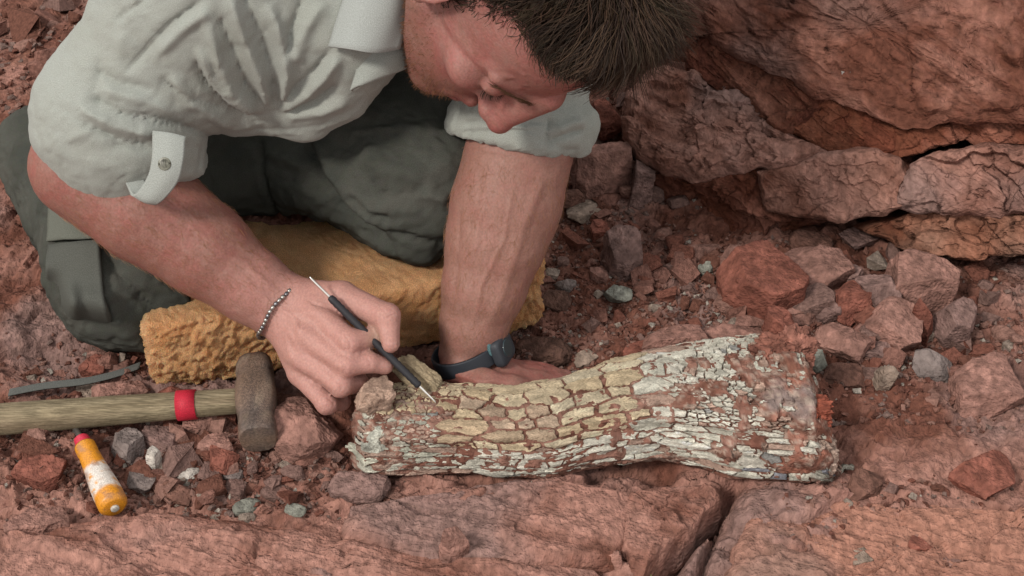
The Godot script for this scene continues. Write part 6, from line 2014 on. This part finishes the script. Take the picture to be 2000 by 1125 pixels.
func make_shirt(who: Node3D) -> void:
	var f := Field.new(Vector3(-0.60, 0.14, -0.60), Vector3(0.24, 0.62, 0.22), 0.0060)
	var sh := Vector3(-0.2776, 0.3963, 0.0269)
	var sl := Vector3(0.11, 0.46, -0.07)
	# torso and shoulders
	f.limb(Vector3(-0.14, 0.43, -0.15), Vector3(-0.24, 0.40, -0.45), 0.115, 0.15, 0.05)
	f.limb(sh, neck_base + Vector3(0, 0.0, -0.03), 0.088, 0.065, 0.05)
	f.limb(neck_base + Vector3(0, 0, -0.03), sl, 0.060, 0.074, 0.05)
	# right sleeve, bent outward to the elbow
	f.limb(sh, Vector3(-0.3821, 0.2685, 0.0797), 0.086, 0.076, 0.05)
	f.limb(Vector3(-0.3821, 0.2685, 0.0797), Vector3(-0.3758, 0.2535, 0.0864), 0.076, 0.070, 0.03)
	# breast of the shirt, hanging loose below
	f.limb(Vector3(-0.2387, 0.3316, 0.0266), Vector3(-0.1557, 0.3497, 0.0506), 0.075, 0.058, 0.05)
	f.limb(Vector3(-0.2204, 0.2953, 0.0423), Vector3(-0.1633, 0.3155, 0.0583), 0.042, 0.036, 0.03)
	f.limb(Vector3(-0.2674, 0.2593, 0.0577), Vector3(-0.2004, 0.2668, 0.0645), 0.018, 0.021, 0.025)
	f.limb(Vector3(-0.2004, 0.2668, 0.0645), Vector3(-0.1643, 0.2881, 0.0695), 0.021, 0.018, 0.025)
	f.limb(Vector3(-0.1643, 0.2881, 0.0695), Vector3(-0.1465, 0.3242, 0.0641), 0.015, 0.016, 0.025)
	# left sleeve
	f.limb(sl, Vector3(0.0082, 0.2505, 0.0303), 0.074, 0.053, 0.03)
	var lower := Vector3(0.0041, 0.2325, 0.0469)
	var lower_axis := (Vector3(-0.0082, 0.1755, 0.0889) - Vector3(0.0031, 0.2247, 0.0632)).normalized()
	# rolled cuffs
	cuff(f, Vector3(0.0041, 0.2482, 0.0334), Vector3(1.0, 0.0, 0.0), Vector3.UP, [[-0.004, 0.0570, 0.0095], [0.010, 0.0590, 0.0100], [0.024, 0.0585, 0.0090]], lower_axis)
	f.limb(Vector3(0.0427, 0.2551, 0.0673), Vector3(0.0680, 0.2496, 0.0564), 0.019, 0.021, 0.02)
	f.limb(Vector3(0.0527, 0.2471, 0.0761), Vector3(0.0700, 0.2324, 0.0698), 0.013, 0.011, 0.012)
	f.limb(lower + lower_axis * 0.018, lower + lower_axis * 0.05, 0.0545, 0.0545, 0.004, true)
	var end := Vector3(-0.3763, 0.2457, 0.0899)
	var axis := (Vector3(-0.3850, 0.2237, 0.0970) - Vector3(-0.3644, 0.2897, 0.0721)).normalized()
	cuff(f, end, Vector3(1.0, 0.0, 0.0), Vector3.UP, [[-0.014, 0.066, 0.0100], [0.0, 0.067, 0.0105]], axis)
	var folds := Strokes.new(Vector3(0.05, 0.6157, 0.788))
	# creases that gather at the armpit
	for q in [
		[PackedVector3Array([Vector3(-0.2233, 0.3198, 0.1310), Vector3(-0.2201, 0.3376, 0.1171), Vector3(-0.2257, 0.3598, 0.0997), Vector3(-0.2360, 0.3821, 0.0824), Vector3(-0.2398, 0.4043, 0.0650)]), 0.0060, -0.011], [PackedVector3Array([Vector3(-0.2280, 0.3209, 0.1301), Vector3(-0.2327, 0.3413, 0.1142), Vector3(-0.2454, 0.3672, 0.0940), Vector3(-0.2530, 0.3932, 0.0737)]), 0.0060, 0.008], [PackedVector3Array([Vector3(-0.2139, 0.3209, 0.1301), Vector3(-0.2078, 0.3413, 0.1142), Vector3(-0.2088, 0.3598, 0.0997), Vector3(-0.2210, 0.3858, 0.0795)]), 0.0065, 0.009],
		[PackedVector3Array([Vector3(-0.2351, 0.3209, 0.1301), Vector3(-0.2454, 0.3320, 0.1215), Vector3(-0.2530, 0.3524, 0.1055), Vector3(-0.2633, 0.3784, 0.0853)]), 0.0060, -0.008], [PackedVector3Array([Vector3(-0.2389, 0.3191, 0.1316), Vector3(-0.2586, 0.3294, 0.1235), Vector3(-0.2671, 0.3487, 0.1084), Vector3(-0.2727, 0.3709, 0.0911)]), 0.0065, 0.008], [PackedVector3Array([Vector3(-0.2398, 0.3135, 0.1359), Vector3(-0.2633, 0.3172, 0.1330), Vector3(-0.2798, 0.3302, 0.1229), Vector3(-0.2878, 0.3487, 0.1084)]), 0.0070, -0.009],
		[PackedVector3Array([Vector3(-0.2445, 0.3172, 0.1330), Vector3(-0.2633, 0.3246, 0.1272), Vector3(-0.2765, 0.3376, 0.1171), Vector3(-0.2821, 0.3561, 0.1026)]), 0.0055, 0.006], [PackedVector3Array([Vector3(-0.2445, 0.3098, 0.1388), Vector3(-0.2727, 0.3109, 0.1379), Vector3(-0.2962, 0.3209, 0.1301), Vector3(-0.3103, 0.3376, 0.1171)]), 0.0070, 0.006],
		[PackedVector3Array([Vector3(-0.2186, 0.3209, 0.1301), Vector3(-0.1998, 0.3320, 0.1215), Vector3(-0.1834, 0.3413, 0.1142), Vector3(-0.1646, 0.3580, 0.1012)]), 0.0050, -0.009], [PackedVector3Array([Vector3(-0.2139, 0.3191, 0.1316), Vector3(-0.1881, 0.3294, 0.1235), Vector3(-0.1693, 0.3413, 0.1142), Vector3(-0.1575, 0.3524, 0.1055)]), 0.0055, 0.008], [PackedVector3Array([Vector3(-0.2139, 0.3172, 0.1330), Vector3(-0.1834, 0.3228, 0.1287), Vector3(-0.1599, 0.3339, 0.1200)]), 0.0045, -0.007],
		[PackedVector3Array([Vector3(-0.2116, 0.3146, 0.1351), Vector3(-0.1787, 0.3172, 0.1330), Vector3(-0.1505, 0.3246, 0.1272)]), 0.0060, 0.005], [PackedVector3Array([Vector3(-0.1998, 0.3487, 0.1084), Vector3(-0.1881, 0.3709, 0.0911), Vector3(-0.1693, 0.3895, 0.0766)]), 0.008, 0.005], [PackedVector3Array([Vector3(-0.2069, 0.3524, 0.1055), Vector3(-0.1975, 0.3746, 0.0882), Vector3(-0.1881, 0.3932, 0.0737)]), 0.006, -0.005],
		[PackedVector3Array([Vector3(-0.2751, 0.3839, 0.0809), Vector3(-0.3056, 0.3691, 0.0925), Vector3(-0.3291, 0.3543, 0.1041), Vector3(-0.3527, 0.3376, 0.1171)]), 0.0045, -0.0055], [PackedVector3Array([Vector3(-0.2704, 0.3784, 0.0853), Vector3(-0.2986, 0.3635, 0.0968), Vector3(-0.3221, 0.3487, 0.1084)]), 0.006, 0.004], [PackedVector3Array([Vector3(-0.3291, 0.3969, 0.0708), Vector3(-0.3479, 0.3709, 0.0911), Vector3(-0.3574, 0.3450, 0.1113)]), 0.008, 0.003],
		[PackedVector3Array([Vector3(-0.3856, 0.3228, 0.1287), Vector3(-0.3574, 0.3098, 0.1388), Vector3(-0.3291, 0.3042, 0.1432), Vector3(-0.2962, 0.3005, 0.1461)]), 0.0050, -0.006], [PackedVector3Array([Vector3(-0.3926, 0.3135, 0.1359), Vector3(-0.3621, 0.3005, 0.1461), Vector3(-0.3291, 0.2961, 0.1495)]), 0.0050, 0.005], [PackedVector3Array([Vector3(-0.3950, 0.3042, 0.1432), Vector3(-0.3621, 0.2913, 0.1533), Vector3(-0.3291, 0.2876, 0.1562)]), 0.004, -0.005],
		[PackedVector3Array([Vector3(-0.3385, 0.3098, 0.1388), Vector3(-0.3103, 0.3042, 0.1432), Vector3(-0.2774, 0.2968, 0.1489)]), 0.005, -0.005], [PackedVector3Array([Vector3(-0.3103, 0.2876, 0.1562), Vector3(-0.3291, 0.2857, 0.1576), Vector3(-0.3715, 0.2876, 0.1562)]), 0.003, -0.004], [PackedVector3Array([Vector3(-0.3762, 0.3487, 0.1084), Vector3(-0.3809, 0.3265, 0.1258), Vector3(-0.3762, 0.3080, 0.1403)]), 0.008, -0.003],
		[PackedVector3Array([Vector3(-0.2607, 0.2682, 0.0952), Vector3(-0.2164, 0.2674, 0.0958), Vector3(-0.1820, 0.2709, 0.0931), Vector3(-0.1564, 0.2798, 0.0861)]), 0.0022, -0.0022], [PackedVector3Array([Vector3(-0.3608, 0.3568, 0.0641), Vector3(-0.3367, 0.3644, 0.0581), Vector3(-0.3127, 0.3833, 0.0433)]), 0.005, -0.004], [PackedVector3Array([Vector3(-0.3800, 0.3227, 0.0907), Vector3(-0.3608, 0.3132, 0.0981), Vector3(-0.3271, 0.3075, 0.1026)]), 0.004, -0.0045], [PackedVector3Array([Vector3(-0.3223, 0.3151, 0.0966), Vector3(-0.2983, 0.3037, 0.1055), Vector3(-0.2694, 0.2980, 0.1100)]), 0.004, -0.005], [PackedVector3Array([Vector3(-0.3704, 0.3075, 0.1026), Vector3(-0.3415, 0.3018, 0.1070), Vector3(-0.3127, 0.2942, 0.1129)]), 0.0045, 0.004], [PackedVector3Array([Vector3(-0.0447, 0.3109, 0.1379), Vector3(-0.0047, 0.3094, 0.1391), Vector3(0.0376, 0.3109, 0.1379)]), 0.0028, -0.004], [PackedVector3Array([Vector3(-0.0470, 0.3042, 0.1432), Vector3(-0.0094, 0.3020, 0.1449), Vector3(0.0329, 0.3035, 0.1437)]), 0.0028, -0.004], [PackedVector3Array([Vector3(0.0400, 0.3146, 0.1351), Vector3(0.0386, 0.3005, 0.1461), Vector3(0.0423, 0.2913, 0.1533)]), 0.0035, -0.007],
		[PackedVector3Array([Vector3(0.0433, 0.2961, 0.1495), Vector3(0.0588, 0.3024, 0.1446), Vector3(0.0752, 0.3061, 0.1417)]), 0.0035, -0.006], [PackedVector3Array([Vector3(0.0470, 0.3042, 0.1432), Vector3(0.0611, 0.3098, 0.1388), Vector3(0.0743, 0.3117, 0.1374)]), 0.003, 0.004], [PackedVector3Array([Vector3(0.0461, 0.2931, 0.1518), Vector3(0.0611, 0.2887, 0.1553), Vector3(0.0705, 0.2902, 0.1542)]), 0.003, -0.003],
	]:
		var wide := maxf(q[1] * 0.8, 0.0046)
		folds.add(q[0], wide, clampf(q[2], -1.25 * wide, 1.4 * wide))
	var cloth := Color(0.365, 0.388, 0.358)
	var shirt := part("shirt", fold_mesh(f, folds, 1.15, 0.0020, cloth, Color(0.345, 0.362, 0.328)), M.shirt, who)
	# collar: the outer leaf and the point below it
	var near := Vector3(0, 0.6157, 0.788)
	var rows := [PackedVector3Array([Vector3(-0.1441, 0.4147, 0.0759), Vector3(-0.1580, 0.3854, 0.0988), Vector3(-0.1650, 0.3663, 0.1137)]), PackedVector3Array([Vector3(-0.1217, 0.4231, 0.0884), Vector3(-0.1355, 0.3960, 0.1096), Vector3(-0.1461, 0.3717, 0.1285)]), PackedVector3Array([Vector3(-0.1012, 0.4204, 0.0879), Vector3(-0.1113, 0.3950, 0.1078), Vector3(-0.1251, 0.3686, 0.1284)]), PackedVector3Array([Vector3(-0.0933, 0.4088, 0.0742), Vector3(-0.0980, 0.3830, 0.0943), Vector3(-0.1036, 0.3624, 0.1104)])]
	var s := sheet(rows, 0.0032, 6, 0.0015)
	part("collar", build(s[0], s[1], painted(s[0], Color(0.37, 0.395, 0.378))), M.shirt, shirt)
	rows = [PackedVector3Array([Vector3(-0.1469, 0.3532, 0.0923), Vector3(-0.1421, 0.3419, 0.1010), Vector3(-0.1478, 0.3222, 0.1165)]), PackedVector3Array([Vector3(-0.1274, 0.3556, 0.0967), Vector3(-0.1251, 0.3470, 0.1034), Vector3(-0.1392, 0.3284, 0.1179)]), PackedVector3Array([Vector3(-0.1090, 0.3558, 0.0902), Vector3(-0.1052, 0.3494, 0.0952), Vector3(-0.1208, 0.3326, 0.1083)]), PackedVector3Array([Vector3(-0.0978, 0.3516, 0.0745), Vector3(-0.0949, 0.3410, 0.0827), Vector3(-0.0968, 0.3319, 0.0898)])]
	s = sheet(rows, 0.0032, 6, 0.0015)
	part("collar", build(s[0], s[1], painted(s[0], Color(0.355, 0.38, 0.352))), M.shirt, shirt)
	# tab that holds the rolled sleeve, with its button
	rows = [PackedVector3Array([Vector3(-0.3291, 0.2983, 0.1478), Vector3(-0.3291, 0.2787, 0.1657), Vector3(-0.3353, 0.2624, 0.1733), Vector3(-0.3499, 0.2469, 0.1740), Vector3(-0.3664, 0.2528, 0.1503)]), PackedVector3Array([Vector3(-0.3138, 0.2984, 0.1515), Vector3(-0.3138, 0.2795, 0.1688), Vector3(-0.3204, 0.2618, 0.1776), Vector3(-0.3390, 0.2436, 0.1791), Vector3(-0.3556, 0.2519, 0.1523)]), PackedVector3Array([Vector3(-0.3000, 0.2939, 0.1513), Vector3(-0.3014, 0.2779, 0.1663), Vector3(-0.3089, 0.2594, 0.1756), Vector3(-0.3300, 0.2409, 0.1787), Vector3(-0.3453, 0.2506, 0.1521)])]
	s = sheet(rows, 0.003, 6, 0.0012)
	part("sleeve_tab", build(s[0], s[1], painted(s[0], Color(0.37, 0.395, 0.37))), M.shirt, shirt)
	var b := Vector3(-0.3171, 0.2784, 0.1722)
	var bt := lathe(b - near * 0.002, b + near * 0.0022, PackedVector2Array([Vector2(0, 0.0055), Vector2(0.6, 0.0062), Vector2(1.0, 0.0058), Vector2(1.0, 0.0042), Vector2(0.7, 0.0038)]), 20)
	part("button", build(bt[0], bt[1], painted(bt[0], Color(0.17, 0.17, 0.13))), M.plastic, shirt)


# rings round a sleeve: [shift along the axis, radius, thickness]
func cuff(f: Field, at: Vector3, _x: Vector3, _y: Vector3, rings: Array, axis: Vector3) -> void:
	var e := axis.cross(Vector3.UP if absf(axis.y) < 0.9 else Vector3.RIGHT).normalized()
	var g := axis.cross(e)
	for q in rings:
		var was := Vector3.ZERO
		for i in 25:
			var a := TAU * i / 24.0
			var p: Vector3 = at + axis * q[0] + (e * cos(a) + g * sin(a)) * (q[1] + 0.003 * sin(a * 3.0 + q[0] * 90.0))
			if i:
				f.limb(was, p, q[2], q[2], 0.006)
			was = p


# ---------------------------------------------------------------- worn things

func make_watch() -> void:
	var t := thing("wrist_watch", "black digital watch on the left wrist", "watch")
	var at := Vector3(-0.0452, 0.0384, 0.1579)
	var axis := (Vector3(-0.0328, 0.0070, 0.1685) - Vector3(-0.0557, 0.0680, 0.1526)).normalized()
	var e := (Vector3.RIGHT - axis * axis.x).normalized()
	var g := axis.cross(e)
	var vs := PackedVector3Array()
	var ix := PackedInt32Array()
	var n := 48
	for i in n:
		var a := TAU * i / n
		var out := e * cos(a) + g * sin(a)
		for q in [[-0.0088, 0.0], [-0.0088, 0.0024], [-0.0075, 0.0032], [0.0075, 0.0032], [0.0088, 0.0024], [0.0088, 0.0]]:
			vs.append(at + axis * q[0] + out * (0.0345 + q[1]))
	for i in n:
		for j in 6:
			var a := i * 6 + j
			var b := i * 6 + (j + 1) % 6
			var c := ((i + 1) % n) * 6 + j
			var d := ((i + 1) % n) * 6 + (j + 1) % 6
			ix.append_array([a, c, b, b, c, d])
	part("strap", build(vs, ix, painted(vs, Color(0.022, 0.026, 0.032))), M.rubber, t)
	# the case on the outer side
	var out := (e * 0.90 + Vector3(0, 0.6157, 0.788) * 0.42).normalized()
	out = (out - axis * out.dot(axis)).normalized()
	var side := axis.cross(out)
	var mid := at + out * 0.0405
	var f := Field.new(mid - Vector3.ONE * 0.032, mid + Vector3.ONE * 0.032, 0.0014)
	f.lump(mid, Basis(side, axis, out), Vector3(0.0175, 0.0150, 0.0062), 0.0005, false, 5.0)
	var m := f.net()
	var body := part("case", build(m[0], m[1], painted(m[0], Color(0.03, 0.034, 0.04))), M.rubber, t)
	var sc := lathe(mid + out * 0.0052, mid + out * 0.0068, PackedVector2Array([Vector2(0, 0.0095), Vector2(0.8, 0.0095), Vector2(1, 0.0088)]), 24)
	part("screen", build(sc[0], sc[1]), M.screen, body)
	# the keeper loop, catching the light
	var lo := at + (e * 0.62 + Vector3(0, 0.6157, 0.788) * 0.70).normalized() * 0.0400
	var kp := Field.new(lo - Vector3.ONE * 0.016, lo + Vector3.ONE * 0.016, 0.0012)
	var ln := (lo - at).normalized()
	ln = (ln - axis * ln.dot(axis)).normalized()
	kp.lump(lo, Basis(axis.cross(ln), axis, ln), Vector3(0.0040, 0.0098, 0.0026), 0.0005, false, 5.0)
	m = kp.net()
	part("keeper", build(m[0], m[1], painted(m[0], Color(0.10, 0.20, 0.22))), M.plastic, t)


func make_bracelet() -> void:
	var t := thing("bracelet", "thin grey chain bracelet round the right wrist", "bracelet")
	var at := Vector3(-0.2295, 0.1022, 0.1652)
	var axis := (Vector3(-0.2025, 0.0923, 0.1819) - Vector3(-0.2539, 0.1193, 0.1556)).normalized()
	var e := axis.cross(Vector3(0, 0.6157, 0.788)).normalized()
	var g := axis.cross(e)
	var n := 46
	for i in n:
		var a := TAU * i / n
		var p := at + (e * cos(a) + g * sin(a)) * 0.0352 + axis * 0.001 * sin(a * 5.0)
		var q := at + (e * cos(a + TAU / n * 0.95) + g * sin(a + TAU / n * 0.95)) * 0.0352 + axis * 0.001 * sin((a + 0.13) * 5.0)
		var l := lathe(p, q, PackedVector2Array([Vector2(0, 0.0007), Vector2(0.12, 0.0019), Vector2(0.5, 0.0024 if i % 2 else 0.0020), Vector2(0.88, 0.0019), Vector2(1, 0.0007)]), 8)
		part("link", build(l[0], l[1], painted(l[0], Color(0.34, 0.33, 0.31) if i % 3 else Color(0.19, 0.19, 0.2))), M.steel, t)
